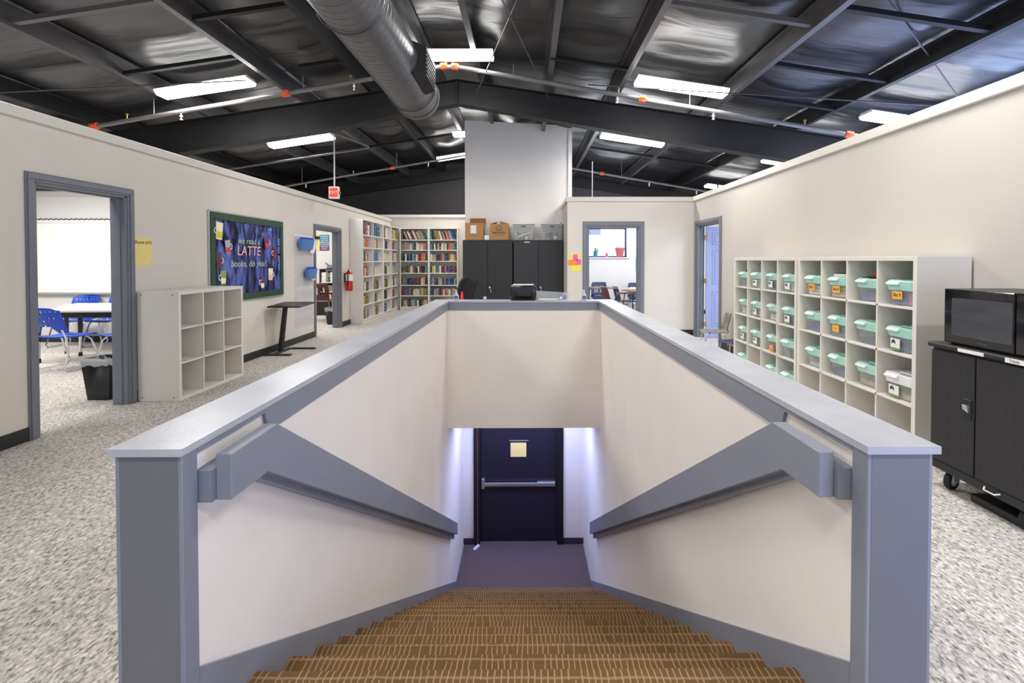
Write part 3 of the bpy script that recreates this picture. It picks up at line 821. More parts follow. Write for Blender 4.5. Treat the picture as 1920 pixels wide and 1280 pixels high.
def area(name, loc, sx, sy, power, col=(1, 0.98, 0.95), rot=(0, 0, 0), spread=PI):
    l = bpy.data.lights.new(name, 'AREA'); l.shape = 'RECTANGLE'; l.size = sx; l.size_y = sy; l.energy = power; l.color = col
    l.spread = spread
    o = bpy.data.objects.new(name, l); COL.objects.link(o); o.location = loc; o.rotation_euler = rot
    return o
for x, y, lab in rows:
    z = (zp(x)-0.02 if abs(x-XRG) > 0.45 else zp(x)-0.10) - 0.13
    p = 47
    area('fluorescent_tube_lamp', (x, y, z), 1.1, 0.2, p)
def X_(px, D): return (px-988)/885*D
def Z_(py, D): return CH+(487-py)*D/885

# ================================================================== CUBBIES / BOOKCASES
def cube_unit_y(name, label, cat, xf, xb, y0, y1, z0, z1, ncol, nrow, face, m='laminate', to=0.036, ti=0.016, toe=0.0, rows=None, group=None):
    """open cubby unit along Y; front plane at xf, back at xb"""
    t = thing(name, label, cat, ((xf+xb)/2, (y0+y1)/2, z0), 0, group)
    a, b = sorted((xf, xb))
    fr = MB()
    fr.box(a, b, y0, y0+to, z0, z1, 0.002); fr.box(a, b, y1-to, y1, z0, z1, 0.002)
    fr.box(a, b, y0+to, y1-to, z1-to, z1, 0.002); fr.box(a, b, y0+to, y1-to, z0+toe, z0+toe+to, 0.002)
    if toe: fr.box(a+0.01, b-0.02, y0+to, y1-to, z0, z0+toe)
    fr.build('case', m, t)
    bk = MB(); q0, q1 = (xb-0.006, xb-0.001) if xb > xf else (xb+0.001, xb+0.006)
    bk.box(q0, q1, y0+to, y1-to, z0+toe, z1-to); bk.build('back_panel', 'laminate_back' if m == 'laminate' else m, t)
    a2, b2 = (a+0.002, b-0.007) if xb > xf else (a+0.007, b-0.002)
    cw = (y1-y0-2*to-(ncol-1)*ti)/ncol
    if rows is None:
        ch = (z1-z0-toe-2*to-(nrow-1)*ti)/nrow
        rows = [z0+toe+to+(ch+ti)*(i+1)-ti for i in range(nrow-1)]
    for i in range(ncol-1):
        y = y0+to+(cw+ti)*(i+1)-ti
        MB().box(a2, b2, y, y+ti, z0+toe+to, z1-to, 0.001).build('divider', m, t)
    for z in rows:
        MB().box(a2, b2, y0+to, y1-to, z, z+ti, 0.001).build('shelf', m, t)
    cells_y = [(y0+to+(cw+ti)*i, y0+to+(cw+ti)*i+cw) for i in range(ncol)]
    zz = [z0+toe+to] + [z+ti for z in rows]; zt = list(rows) + [z1-to]
    return t, cells_y, list(zip(zz, zt))

# low 3x3 cubby on the left
t, _, _ = cube_unit_y('cube_shelf', 'low empty white nine-cube shelf against the left wall beside the nearest doorway', 'cube shelf',
            -3.53, XL+0.016, 4.775, 5.86, 0.001, 1.118, 3, 3, 1)
mb = MB()
for xx, zz in ((-3.59, 0.04), (-3.59, 1.08), (-3.91, 0.04), (-3.91, 1.08)):
    mb.lathe([(0.007, 0), (0.007, 0.002)], 10, mtx=T(xx, 4.775, zz) @ R(90, 'X'))
mb.build('screw_cap', 'ink_grey', t)

# right wall, two sixteen-cube units
UF, UB = 2.765, XR-0.016
uA, cyA, czA = cube_unit_y('cube_shelf', 'far white sixteen-cube shelf on the right wall, next to the plastic chairs', 'cube shelf', UF, UB, 4.84, 6.30, 0.001, 1.468, 4, 4, -1)
uB, cyB, czB = cube_unit_y('cube_shelf', 'near white sixteen-cube shelf on the right wall, beside the microwave cart', 'cube shelf', UF, UB, 3.345, 4.82, 0.001, 1.468, 4, 4, -1)

def make_bin(lidm, handm):
    """clear storage bin, front faces -X, base at local origin, depth along +X"""
    t = thing('storage_bin', 'x', 'storage bin')
    L, Wd, Hh = 0.33, 0.215, 0.135
    b = MB()
    def loop(k, z, e=0.0):   # rounded rect loop
        w = Wd/2*k+e; l0 = 0.015*(1-k)*6+0.02-e; l1 = L - 0.01 - (1-k)*0.1+e
        r = 0.03; pts = []
        for cx, cy, a0 in ((l1-r, w-r, 0), (l0+r, w-r, 90), (l0+r, -w+r, 180), (l1-r, -w+r, 270)):
            for q in range(5):
                a = math.radians(a0+22.5*q); pts.append((cx+r*math.cos(a), cy+r*math.sin(a), z))
        return pts
    lv = [loop(0.84, 0.0), loop(0.86, 0.004), loop(0.97, Hh-0.01), loop(1.0, Hh)]
    vs = [[b.bm.verts.new(p) for p in l] for l in lv]
    b.bm.faces.new(vs[0][::-1])
    n = len(vs[0])
    for i in range(3):
        for k in range(n): b.bm.faces.new((vs[i][k], vs[i][(k+1) % n], vs[i+1][(k+1) % n], vs[i+1][k]))
    b.build('tub', 'clear_bin', t, smooth=True, world=False)
    l = MB(); lv = [loop(0.985, Hh-0.046, 0.002), loop(1.0, Hh-0.02, 0.004), loop(1.0, Hh+0.004, 0.006), loop(1.0, Hh+0.012, 0.0), loop(0.9, Hh+0.012, -0.012), loop(0.9, Hh+0.006, -0.02)]
    vs = [[l.bm.verts.new(p) for p in q] for q in lv]
    for i in range(5):
        for k in range(n): l.bm.faces.new((vs[i][k], vs[i][(k+1) % n], vs[i+1][(k+1) % n], vs[i+1][k]))
    l.bm.faces.new(vs[5])
    # ribs on the lid
    for q in (0.10, 0.16, 0.22): l.box(q, q+0.02, -0.07, 0.07, Hh+0.006, Hh+0.014, 0.002)
    l.build('lid', lidm, t, smooth=True, world=False)
    h = MB(); h.hexa([(-0.010, -0.01, Hh-0.014), (0.018, -0.01, Hh-0.008), (0.018, 0.088, Hh-0.008), (-0.010, 0.088, Hh-0.014),
                      (-0.008, -0.01, Hh-0.002), (0.036, -0.01, Hh+0.017), (0.036, 0.088, Hh+0.017), (-0.008, 0.088, Hh-0.002)])
    bmesh.ops.bevel(h.bm, geom=h.bm.edges[:], offset=0.003, segments=2, affect='EDGES')
    h.build('latch_handle', handm, t, smooth=True, world=False)
    return t
proto = make_bin('mint', 'mint_light')
protow = make_bin('white', 'white')
def contents(t, kind, rnd):
    """loose contents standing in the bin, and tag paper"""
    cols = {'blue': srgb(60, 80, 150), 'navy': srgb(50, 70, 110), 'grey': srgb(120, 122, 128), 'white': srgb(220, 220, 216), 'tan': srgb(200, 180, 130), 'pink': srgb(210, 70, 130), 'black': srgb(40, 42, 46)}
    for q, (c, f0, f1, hh) in enumerate(kind):
        key = 'contents_'+c
        if key not in M: M[key] = mat('stored_'+c+'_items', cols[c], 0.6, var=0.25, vscale=25)
        b = MB(); y0 = -0.09+0.18*f0; y1 = -0.09+0.18*f1
        k = 3
        for i in range(k):
            z0 = 0.006+hh*i/k*0.96; b.box(0.038+rnd.uniform(0, .008), 0.27, y0+rnd.uniform(0, .006), y1-rnd.uniform(0, .006), z0, z0+hh/k-0.002, 0.004, mtx=R(rnd.uniform(-1, 1), 'Z'))
        b.build('contents', key, t, world=False)
def bin_tag(t, kind, word=''):
    mtx = R(-90, 'Z') @ R(90, 'X')
    if kind == 'orange':
        b = MB(); b.box(0.002, 0.0035, -0.038, 0.038, 0.038, 0.085); o = b.build('paper_tag', 'tag_orange', t, world=False)
        tx = text('handwriting', word, 0.028, 'ink', T(0.001, 0, 0.062) @ mtx, None, 0.0005)
        tx.parent = o
    else:
        b = MB(); b.box(0.008, 0.0095, -0.015, 0.06, 0.012, 0.078, mtx=Matrix()); o = b.build('product_label', 'paper', t, world=False)
        b = MB(); b.prism([(0.035, 0.055), (0.05, 0.044), (0.05, 0.062), (0.035, 0.073), (0.02, 0.062), (0.02, 0.044)][::-1], 'x', 0.0065, 0.0078); g = b.build('label_print', 'blue_dark', None, world=False); g.parent = o
        b = MB(); b.box(0.0065, 0.0078, -0.018, 0.073, 0.014, 0.022); g = b.build('label_stripe', 'leaf', None, world=False); g.parent = o
rnd = random.Random(3)
rown = ['top', 'second', 'third', 'bottom']
coln = ['leftmost', 'second', 'third', 'rightmost']
# rows from the top; each cell: contents, tag
spec = {
 ('A', 0, 3): (['grey', 0, 1, .07], None), ('A', 0, 2): (['white', 0, 1, .08], 'w'), ('A', 0, 1): (['navy', 0, 1, .08], 'w'), ('A', 0, 0): (['white', 0, 1, .08], 'w'),
 ('A', 1, 3): (['white', 0, 1, .06], None), ('A', 1, 2): (['white', 0, 1, .05], 'w'), ('A', 1, 1): (['white', 0, 1, .05], None), ('A', 1, 0): (['navy', 0, 1, .09], 'w'),
 ('A', 2, 3): (['white', 0, 1, .04], 'w'), ('A', 2, 2): (['black', 0, .4, .08], 'w'), ('A', 2, 1): (['black', 0, 1, .07], None), ('A', 2, 0): (['black', 0, .6, .08], None),
 ('A', 3, 3): (['grey', 0, 1, .04], None), ('A', 3, 1): (['grey', 0, 1, .04], None), ('A', 3, 0): (['grey', 0, 1, .04], None),
 ('B', 0, 3): (['white', 0, 1, .07], 'Bin 7'), ('B', 0, 2): (['tan', 0, 1, .07], 'Bin 8'), ('B', 0, 1): (['blue', .3, 1, .06], None), ('B', 0, 0): (['blue', 0, 1, .07], 'Bin 9'),
 ('B', 1, 3): (['blue', 0, .6, .06], None), ('B', 1, 2): (['grey', 0, 1, .07], 'o'), ('B', 1, 1): (['navy', 0, 1, .03], None), ('B', 1, 0): (['navy', 0, 1, .09], 'w'),
 ('B', 2, 3): (['white', 0, 1, .025], None), ('B', 2, 2): (['navy', 0, 1, .05], None), ('B', 2, 1): (['tan', 0, 1, .035], None), ('B', 2, 0): (['tan', 0, 1, .03], 'w'),
}
# note: column index 0 is nearest the viewer, i.e. rightmost in the photograph
for (u, r, c), (cont, tg) in spec.items():
    cy, cz = (cyA, czA) if u == 'A' else (cyB, czB)
    y = sum(cy[c])/2; z = cz[3-r][0]+0.001
    white = (u, r, c) == ('B', 2, 0)
    src = protow if white else proto
    where = 'far' if u == 'A' else 'near'
    rn = rown[r]; cn = coln[3-c]
    extra = {'w': ' with white label', None: '', 'o': ' with orange tag'}.get(tg, ' with orange tag')
    lab = 'white-lidded clear bin in the near right cube shelf' if white else \
        ('mint-lidded bin%s, %s row, %s column, %s cube shelf' % (extra, rn, cn, where))
    b = dup(src, (UF+0.01+rnd.uniform(0, 0.02), y-0.01+rnd.uniform(-.01, .01), z), math.radians(rnd.uniform(-3, 3)), lab, 'clear storage bins in the right wall cube shelves')
    sc = 1.22; b.scale = (1.0, sc, 1.28)
    if cont[0] == 'blue': contents(b, [('blue', 0.25, 1, cont[3]), ('pink', 0, .25, cont[3])], rnd)
    else: contents(b, [tuple(cont)], rnd)
    if tg == 'w': bin_tag(b, 'white')
    elif tg: bin_tag(b, 'orange', tg if tg != 'o' else '~')
for p in (proto, protow):
    for ch in list(p.children): bpy.data.objects.remove(ch)
    bpy.data.objects.remove(p)
# things lying on bins
y = sum(cyB[2])/2; z = czB[3][0]+0.135*1.28+0.019
t = thing('paperback_book', 'white paperback under a black case on a top row bin lid', 'book', (UF+0.12, y-0.01, z))
MB().box(UF+0.05, UF+0.2, y-0.10, y+0.07, z, z+0.03, 0.003).build('page_block', 'paper', t); MB().box(UF+0.045, UF+0.205, y-0.105, y+0.072, z+0.03, z+0.034).build('cover', 'ink', t)
y = sum(cyB[1])/2
t = thing('scissors', 'open scissors with red handle on the lid of a top row bin', 'scissors', (UF+0.12, y, z))
s_ = MB()
for k, (cx, cy) in enumerate(((UF+0.07, y-0.085), (UF+0.11, y-0.10))):
    s_.tube([(cx+0.022*math.cos(a), cy, z+0.04+0.02*math.sin(a)+0.01*k) for a in [2*PI*i/14 for i in range(15)]], 0.006, 6)
s_.build('handle_loop', 'red', t)
MB().hexa([(UF+0.06, y-0.08, z), (UF+0.10, y-0.08, z), (UF+0.07, y+0.08, z), (UF+0.06, y+0.08, z), (UF+0.06, y-0.08, z+0.025), (UF+0.10, y-0.08, z+0.03), (UF+0.07, y+0.08, z+0.006), (UF+0.06, y+0.08, z+0.006)]).build('blade', 'black_metal', t)
y = sum(cyA[3])/2
tag(MB().tube([(UF+0.05, y-.05, z+0.006), (UF+0.09, y-0.02, z+0.03), (UF+0.12, y+.02, z+0.03), (UF+0.15, y+.05, z+0.006)], 0.012, 8).build('cable_bundle', 'black_plastic', smooth=True),
    'small black cable bundle on the lid of the farthest top row bin', 'cable')
y = sum(cyA[1])/2
tag(MB().lathe([(0.035, 0), (0.035, 0.012), (0.02, 0.02)], 16, mtx=T(UF+0.012, y-0.06, czA[1][0]+0.05) @ R(-90, 'Y')).build('tape_roll', 'note_orange', smooth=True),
    'yellow round item in a third row bin of the far cube shelf', 'tape roll')

# ------------------------------------------------------------------ bookcases
zr = [0.107, 0.42, 0.706, 1.06, 1.40, 1.72, 2.0]
def shelf_rows(): return [0.40, 0.70, 1.045, 1.385, 1.70, 1.99]
BK = []
BKX0 = XL+0.003
for k in range(2):
    y0 = 10.575+1.53*k
    lab = ['near half', 'far half'][k]
    t, cy, cz = cube_unit_y('bookcase', 'tall white cubby bookcase on the left wall, %s' % ['nearer unit beside the fire extinguisher', 'farther unit touching the corner'][k], 'bookcase',
            -3.675, BKX0, y0, y0+1.515, 0.001, 2.36, 2, 7, 1, 'shelfwhite', 0.024, 0.022, 0.07, shelf_rows(), 'cubby bookcases on the left wall')
    BK.append((cy, cz))
def bookcase_x(x0, x1, label):
    t = thing('bookcase', label, 'bookcase', ((x0+x1)/2, 13.6, 0), 0)
    fr = MB(); to = 0.026; y0, y1 = 13.45, 13.755
    fr.box(x0, x0+to, y0, y1, 0.001, 2.35, 0.002); fr.box(x1-to, x1, y0, y1, 0.001, 2.35, 0.002); fr.box(x0+to, x1-to, y0, y1, 2.32, 2.35, 0.002)
    fr.box(x0+to, x1-to, y0, y1, 0.075, 0.105, 0.002); fr.box(x0+to, x1-to, y0+0.02, y1, 0.001, 0.075)
    fr.build('case', 'shelfwhite', t)
    MB().box(x0+to, x1-to, y1-0.006, y1-0.001, 0.1, 2.32).build('back_panel', 'shelfwhite', t)
    for z in shelf_rows(): MB().box(x0+to, x1-to, y0+0.003, y1-0.007, z, z+0.024, 0.001).build('shelf', 'shelfwhite', t)
    zz = [0.105]+[z+0.024 for z in shelf_rows()]; zt = shelf_rows()+[2.32]
    return (x0+to, x1-to), list(zip(zz, zt))
XB0 = X_(749.3, 13.45)
bc1 = bookcase_x(XB0, XB0+0.825, 'tall white bookcase on the far wall, left one of the pair')
bc2 = bookcase_x(XB0+0.83, XB0+1.655, 'tall white bookcase on the far wall, right one beside the black cabinets')

# books
BCOL = {'dark green': (52, 84, 62), 'navy blue': (38, 48, 92), 'bright blue': (52, 112, 180), 'pale blue': (140, 176, 200), 'red': (176, 44, 48), 'maroon': (104, 44, 52),
        'orange': (214, 112, 62), 'yellow': (214, 196, 72), 'olive': (136, 132, 50), 'tan': (196, 168, 130), 'cream': (226, 216, 196), 'grey': (136, 134, 132), 'black': (44, 42, 46),
        'white': (236, 232, 228), 'purple': (104, 78, 118), 'teal': (66, 128, 130), 'brown': (112, 82, 62), 'pink': (206, 140, 138)}
BMESH = {}
def book_mesh(c):
    if c in BMESH: return BMESH[c]
    # unit book: thickness x, depth y, height z; cover boards, rounded spine, inset pages; spine at y=0
    mm = bpy.data.materials.new('book_cover_'+c.replace(' ', '_')); mm.use_nodes = True
    nt, N, L = nodes_of(mm); b = N['Principled BSDF']; col = srgb(*BCOL[c])
    b.inputs['Roughness'].default_value = 0.5
    tc = N.new('ShaderNodeTexCoord'); sp = N.new('ShaderNodeSeparateXYZ'); L.new(tc.outputs['Object'], sp.inputs[0])
    w = N.new('ShaderNodeTexNoise'); w.noise_dimensions = '1D'; w.inputs['Scale'].default_value = 6.0; w.inputs['Detail'].default_value = 1
    oi = N.new('ShaderNodeObjectInfo'); ad = N.new('ShaderNodeMath'); ad.operation = 'MULTIPLY_ADD'; ad.inputs[1].default_value = 37.0
    L.new(oi.outputs['Random'], ad.inputs[0]); L.new(sp.outputs['Z'], ad.inputs[2]); L.new(ad.outputs[0], w.inputs['W'])
    r = N.new('ShaderNodeValToRGB'); r.color_ramp.interpolation = 'CONSTANT'; e = r.color_ramp.elements
    lum = sum(col)/3
    alt = srgb(235, 230, 220) if lum < 0.4 else srgb(70, 66, 70)
    e[0].position = 0; e[0].color = (*col, 1); e[1].position = 0.60; e[1].color = (*[col[i]*0.55+alt[i]*0.45 for i in range(3)], 1)
    k = e.new(0.66); k.color = (*col, 1)
    k = e.new(0.36); k.color = (*[q*0.75 for q in col], 1)
    k = e.new(0.42); k.color = (*col, 1)
    e[0].color = (*[q*0.75 for q in col], 1)
    L.new(w.outputs['Fac'], r.inputs['Fac']); L.new(r.outputs['Color'], b.inputs['Base Color'])
    mb = MB(); t = 0.07
    mb.box(0, t, 0.02, 1, 0, 1); mb.box(1-t, 1, 0.02, 1, 0, 1)
    mb.prism([(0, 0.04), (0.12, 0.01), (0.5, 0), (0.88, 0.01), (1, 0.04), (1-t, 0.05), (t, 0.05)], 'z', 0, 1)
    nf = len(mb.bm.faces)
    mb.box(t, 1-t, 0.05, 0.97, 0.02, 0.98)
    mb.bm.faces.ensure_lookup_table()
    for f in mb.bm.faces[nf:]: f.material_index = 1
    me = bpy.data.meshes.new('book'); bmesh.ops.recalc_face_normals(mb.bm, faces=mb.bm.faces[:]); mb.bm.to_mesh(me); mb.bm.free()
    me.materials.append(mm); me.materials.append(M['paper'])
    BMESH[c] = me; return me
def book(c, loc, th, dp, hh, rz, lean, label, group):
    o = bpy.data.objects.new('book', book_mesh(c)); COL.objects.link(o)
    o.location = loc; o.scale = (th, dp, hh)
    o.rotation_euler = (0, lean, rz)
    tag(o, label, 'book', group); return o
ord_ = ['bottom', 'sixth', 'fifth', 'fourth', 'third', 'second', 'top']
pal_mix = ['cream', 'tan', 'grey', 'white', 'navy blue', 'maroon', 'pale blue', 'black', 'orange', 'olive', 'teal', 'brown', 'pink', 'purple']
back_pal = {
 (0, 6): ['brown', 'cream', 'black', 'white', 'grey', 'maroon', 'maroon', 'cream', 'brown', 'tan', 'pink', 'grey', 'tan', 'teal'],
 (0, 5): ['grey', 'grey', 'tan', 'grey', 'pink', 'tan', 'cream', 'teal', 'black', 'cream', 'orange', 'white', 'tan', 'cream', 'orange', 'grey'],
 (0, 4): ['dark green', 'black', 'white', 'black', 'grey', 'bright blue', 'navy blue', 'pale blue', 'teal', 'white', 'navy blue', 'red', 'red', 'orange', 'tan', 'brown'],
 (0, 3): ['dark green', 'olive', 'brown', 'brown', 'maroon', 'grey', 'white', 'grey', 'brown', 'black', 'cream', 'white', 'brown', 'black', 'black', 'grey'],
 (0, 2): ['brown', 'grey', 'teal', 'navy blue', 'navy blue', 'navy blue', 'navy blue', 'purple', 'maroon', 'brown', 'pink', 'maroon', 'cream', 'tan', 'maroon'],
 (0, 1): ['maroon', 'red', 'bright blue', 'bright blue', 'grey', 'olive', 'maroon', 'cream', 'cream', 'white', 'pale blue', 'grey', 'yellow', 'olive', 'grey'],
 (0, 0): ['dark green', 'tan', 'cream', 'brown', 'dark green', 'dark green', 'tan', 'pale blue', 'teal', 'cream', 'white', 'black', 'brown', 'tan', 'cream'],
 (1, 6): ['teal', 'olive', 'olive', 'orange', 'tan', 'white', 'teal', 'orange', 'black', 'pink', 'tan', 'orange', 'pale blue', 'bright blue', 'navy blue'],
 (1, 5): ['teal', 'dark green', 'white', 'navy blue', 'cream', 'tan', 'black', 'white', 'tan', 'cream', 'maroon', 'navy blue', 'orange', 'pink', 'grey', 'teal'],
 (1, 4): ['cream', 'tan', 'pale blue', 'maroon', 'red', 'navy blue', 'brown', 'tan', 'brown', 'navy blue', 'maroon', 'purple', 'yellow', 'cream', 'orange'],
 (1, 3): ['navy blue', 'yellow', 'white', 'teal', 'yellow', 'olive', 'white', 'navy blue', 'red', 'pale blue', 'purple', 'maroon', 'purple', 'navy blue', 'purple', 'maroon'],
 (1, 2): ['teal', 'pale blue', 'maroon', 'maroon', 'bright blue', 'pale blue', 'tan', 'dark green', 'grey', 'navy blue', 'navy blue', 'bright blue', 'black', 'navy blue', 'pale blue'],
 (1, 1): ['dark green', 'black', 'pale blue', 'pink', 'bright blue', 'teal', 'black', 'red', 'cream', 'grey', 'tan', 'orange', 'white', 'teal', 'tan', 'orange'],
 (1, 0): ['grey', 'dark green', 'tan', 'brown', 'tan', 'brown'],
}
rnd = random.Random(11)
for ui, (xr_, cz) in enumerate((bc1, bc2)):
    for r in range(7):
        pal = back_pal[(ui, r)]; pal = [c for q_, c in enumerate(pal) if not (len(pal) > 13 and q_ % 6 == 4)]; n = len(pal); x0, x1 = xr_; x = x0+0.012; avail = x1-x0-0.03
        full = {(0, 6): .97, (1, 0): .5}.get((ui, r), .98)
        unit = (avail-(0.115 if r == 6 else 0.0))*full/n
        side = ['left', 'right'][ui]
        for k, c in enumerate(pal):
            th = unit*rnd.uniform(0.86, 0.99)
            hmax = cz[r][1]-cz[r][0]-0.03
            hh = min(hmax, (0.27 if r == 6 else 0.20)*rnd.uniform(0.86, 1.08))
            lean = 0; xx = x
            if r == 6:
                lean = -math.radians(24 if ui == 0 else 16); hh = min(hh, hmax/1.05); th *= 0.9
                if k == 0: lean = 0
            elif rnd.random() < 0.12: lean = -math.radians(3.5); th *= 0.72
            z = cz[r][0]+0.001
            if lean < 0:      # leaning to the left: the foot stays, the foot corner touches the shelf
                xx = x + (0.11 if r == 6 else hh*math.sin(-lean)+0.001)
                if xx+th > x1-0.02: xx = x1-0.02-th/math.cos(lean)
                z += 0.0
                z = cz[r][0]+0.001+ (th*math.sin(abs(lean)) if False else 0)
            book(c, (xx, 13.452+rnd.uniform(0.01, 0.05), z), th, rnd.uniform(.15, .2), hh, 0, lean,
                 '%s book on the %s shelf of the %s far wall bookcase' % (c, ord_[r] if r else 'lowest', side), 'books in the far wall bookcases')
            x += unit
# cubby books on the left wall (spines face +X); listed column by column from the near end
left_pal = {
 (0, 6): ['maroon', 'red', 'purple', 'grey', 'white', 'black'], (1, 6): ['dark green', 'bright blue', 'navy blue', 'teal', 'maroon'], (2, 6): ['navy blue', 'brown', 'cream', 'cream'], (3, 6): ['brown', 'pink', 'tan', 'yellow', 'olive'],
 (0, 5): ['pale blue', 'pink', 'orange'], (1, 5): ['tan', 'cream', 'brown'], (2, 5): ['white', 'navy blue', 'black'], (3, 5): ['maroon', 'brown'],
 (0, 4): ['grey', 'brown', 'cream', 'brown'], (1, 4): ['maroon', 'grey', 'bright blue'], (2, 4): ['yellow', 'cream'], (3, 4): ['brown', 'tan'],
 (0, 3): ['red', 'white', 'olive'], (1, 3): ['navy blue', 'white', 'yellow'], (2, 3): ['grey', 'dark green'], (3, 3): ['grey', 'cream'],
 (0, 2): ['grey', 'white', 'brown'], (1, 2): ['brown', 'tan', 'brown'], (2, 2): ['tan', 'olive', 'black'], (3, 2): ['cream', 'black'],
 (0, 1): ['tan', 'olive', 'brown'], (1, 1): ['grey', 'black'], (2, 1): ['brown', 'black'], (3, 1): ['orange', 'navy blue'],
 (0, 0): ['brown', 'grey', 'tan'], (1, 0): ['tan', 'olive', 'brown'], (2, 0): ['navy blue', 'bright blue'], (3, 0): ['black', 'grey'],
}
for (c, r), pal in left_pal.items():
    cy, cz = BK[c//2]; y0, y1 = cy[c % 2]; z0, z1 = cz[r]
    y = y0+0.02+ (0.05 if r < 6 else 0)
    if r < 6 and len(pal) < 4: pal = pal + [pal[(c+r) % len(pal)]]
    if r < 6 and len(pal) < 4 and (c+r) % 2: pal = pal + ['cream']
    for k, cc in enumerate(pal):
        th = (0.10 if r == 6 else 0.088)*rnd.uniform(0.85, 1.1); hh = min((0.27 if r == 6 else 0.215)*rnd.uniform(0.88, 1.05), z1-z0-0.02)
        # local x -> world y, local y (spine to fore-edge) -> world -x
        o = book(cc, (-3.69-rnd.uniform(0, 0.02), y, z0+0.001), th, rnd.uniform(.17, .21), hh, PI/2, 0,
             '%s book in the %s cubby of column %d counted from the extinguisher' % (cc, {0: 'lowest'}.get(r, ord_[r]), c+1), 'books in the left wall cubby bookcases')
        y += th+0.003
# ================================================================== BLACK CABINETS
def cabinet(x0, x1, label, m, handle_x, lab_strip):
    y0, y1, h_ = 9.86, 10.28, 1.855
    t = thing('storage_cabinet', label, 'cabinet', ((x0+x1)/2, (y0+y1)/2, 0))
    MB().box(x0, x1, y0+0.022, y1, 0.0, h_, 0.004).build('case', m, t)
    mid = (x0+x1)/2 + (0.0)
    for k, (a, b) in enumerate(((x0+0.006, mid-0.002), (mid+0.002, x1-0.006))):
        d = MB().box(a, b, y0, y0+0.02, 0.06, h_-0.03, 0.004).build('door', m, t)
        if k == 1:
            hb = MB(); hx = mid+handle_x
            hb.lathe([(0.022, 0), (0.022, 0.012), (0.016, 0.018)], 14, mtx=T(hx, y0, 0.86) @ R(90, 'X'))
            hb.tube([(hx, y0-0.02, 0.86), (hx+0.015, y0-0.03, 0.80), (hx+0.03, y0-0.028, 0.76)], 0.011, 8)
            hb.build('lever_handle', 'chrome', d, smooth=True)
    if lab_strip:
        MB().box(mid-0.29, mid-0.18, y0-0.003, y0, h_-0.055, h_-0.035).build('label_strip', 'paper', t)
    return t
cabinet(-1.345, -0.30, 'left tall black two-door storage cabinet under the cardboard boxes', 'cab_black', 0.05, False)
cabinet(-0.28, 0.755, 'right tall charcoal two-door storage cabinet under the clear totes', 'cab_black2', 0.05, True)
CT = 1.855
def X9(px): return X_(px, 9.95)
t = thing('cardboard_box', 'brown cardboard box with white shipping label on the left black cabinet, flap raised', 'box', (X9(891), 10.05, CT))
MB().box(X9(873), X9(907), 9.90, 10.2, CT, CT+0.355, 0.004).build('carton', 'cardboard', t)
MB().hexa([(X9(879), 10.19, CT+0.355), (X9(909), 10.19, CT+0.355), (X9(909), 10.2, CT+0.355), (X9(879), 10.2, CT+0.355), (X9(879), 10.2, CT+0.48), (X9(909), 10.2, CT+0.48), (X9(909), 10.21, CT+0.48), (X9(879), 10.21, CT+0.48)]).build('raised_flap', 'cardboard_dark', t)
MB().box(X9(883), X9(893.5), 9.897, 9.90, CT+0.14, CT+0.31).build('shipping_label', 'paper', t)
mb = MB(); mb.tube([(X9(882)+0.02*i, 9.898, CT+0.09+0.02*math.sin(i*1.7)) for i in range(12)], 0.002, 4); mb.build('pen_scribble', 'ink', t)
t = tag(MB().box(X9(908.5), X9(917.5), 9.90, 10.0, CT, CT+0.10, 0.004).build('small_box', 'paper'), 'tiny white box on the left black cabinet between the two cartons', 'box')
t = thing('cardboard_box', 'open brown cardboard box with round printed logo on the left black cabinet', 'box', (X9(936), 10.05, CT))
MB().box(X9(919.5), X9(954), 9.90, 10.2, CT, CT+0.345, 0.004).build('carton', 'cardboard', t)
MB().hexa([(X9(920), 9.9, CT+.345), (X9(931), 9.9, CT+.345), (X9(931), 9.905, CT+.345), (X9(920), 9.905, CT+.345), (X9(922), 9.98, CT+.35), (X9(935), 9.98, CT+.39), (X9(935), 9.985, CT+.39), (X9(922), 9.985, CT+.35)]).build('open_flap', 'ink', t)
MB().hexa([(X9(938), 9.9, CT+.345), (X9(954), 9.9, CT+.345), (X9(954), 9.905, CT+.345), (X9(938), 9.905, CT+.345), (X9(937), 9.98, CT+.40), (X9(950), 9.98, CT+.36), (X9(950), 9.985, CT+.36), (X9(937), 9.985, CT+.40)]).build('open_flap', 'cardboard_dark', t)
xc = X9(936)
mb = MB(); mb.tube([(xc+0.062*math.cos(a), 9.898, CT+0.235+0.062*math.sin(a)) for a in [2*PI*i/28 - 0.9 for i in range(24)]], 0.004, 5)
mb.tube([(xc-0.03, 9.898, CT+0.25), (xc-0.02, 9.898, CT+0.21), (xc, 9.898, CT+0.195), (xc+0.02, 9.898, CT+0.21), (xc+0.03, 9.898, CT+0.25)], 0.004, 5)
mb.tube([(xc, 9.898, CT+0.195), (xc, 9.898, CT+0.235)], 0.006, 5)
mb.build('logo_emblem', 'ink', t)
text('logo_lettering', 'BRANSON', 0.062, 'ink', T(xc, 9.897, CT+0.15) @ FACE_CAM @ Matrix.Diagonal((.92, 1, 1, 1)), t, 0.001)
MB().box(xc-0.12, xc+0.12, 9.897, 9.8985, CT+0.095, CT+0.108).build('small_print_line', 'ink_grey', t)
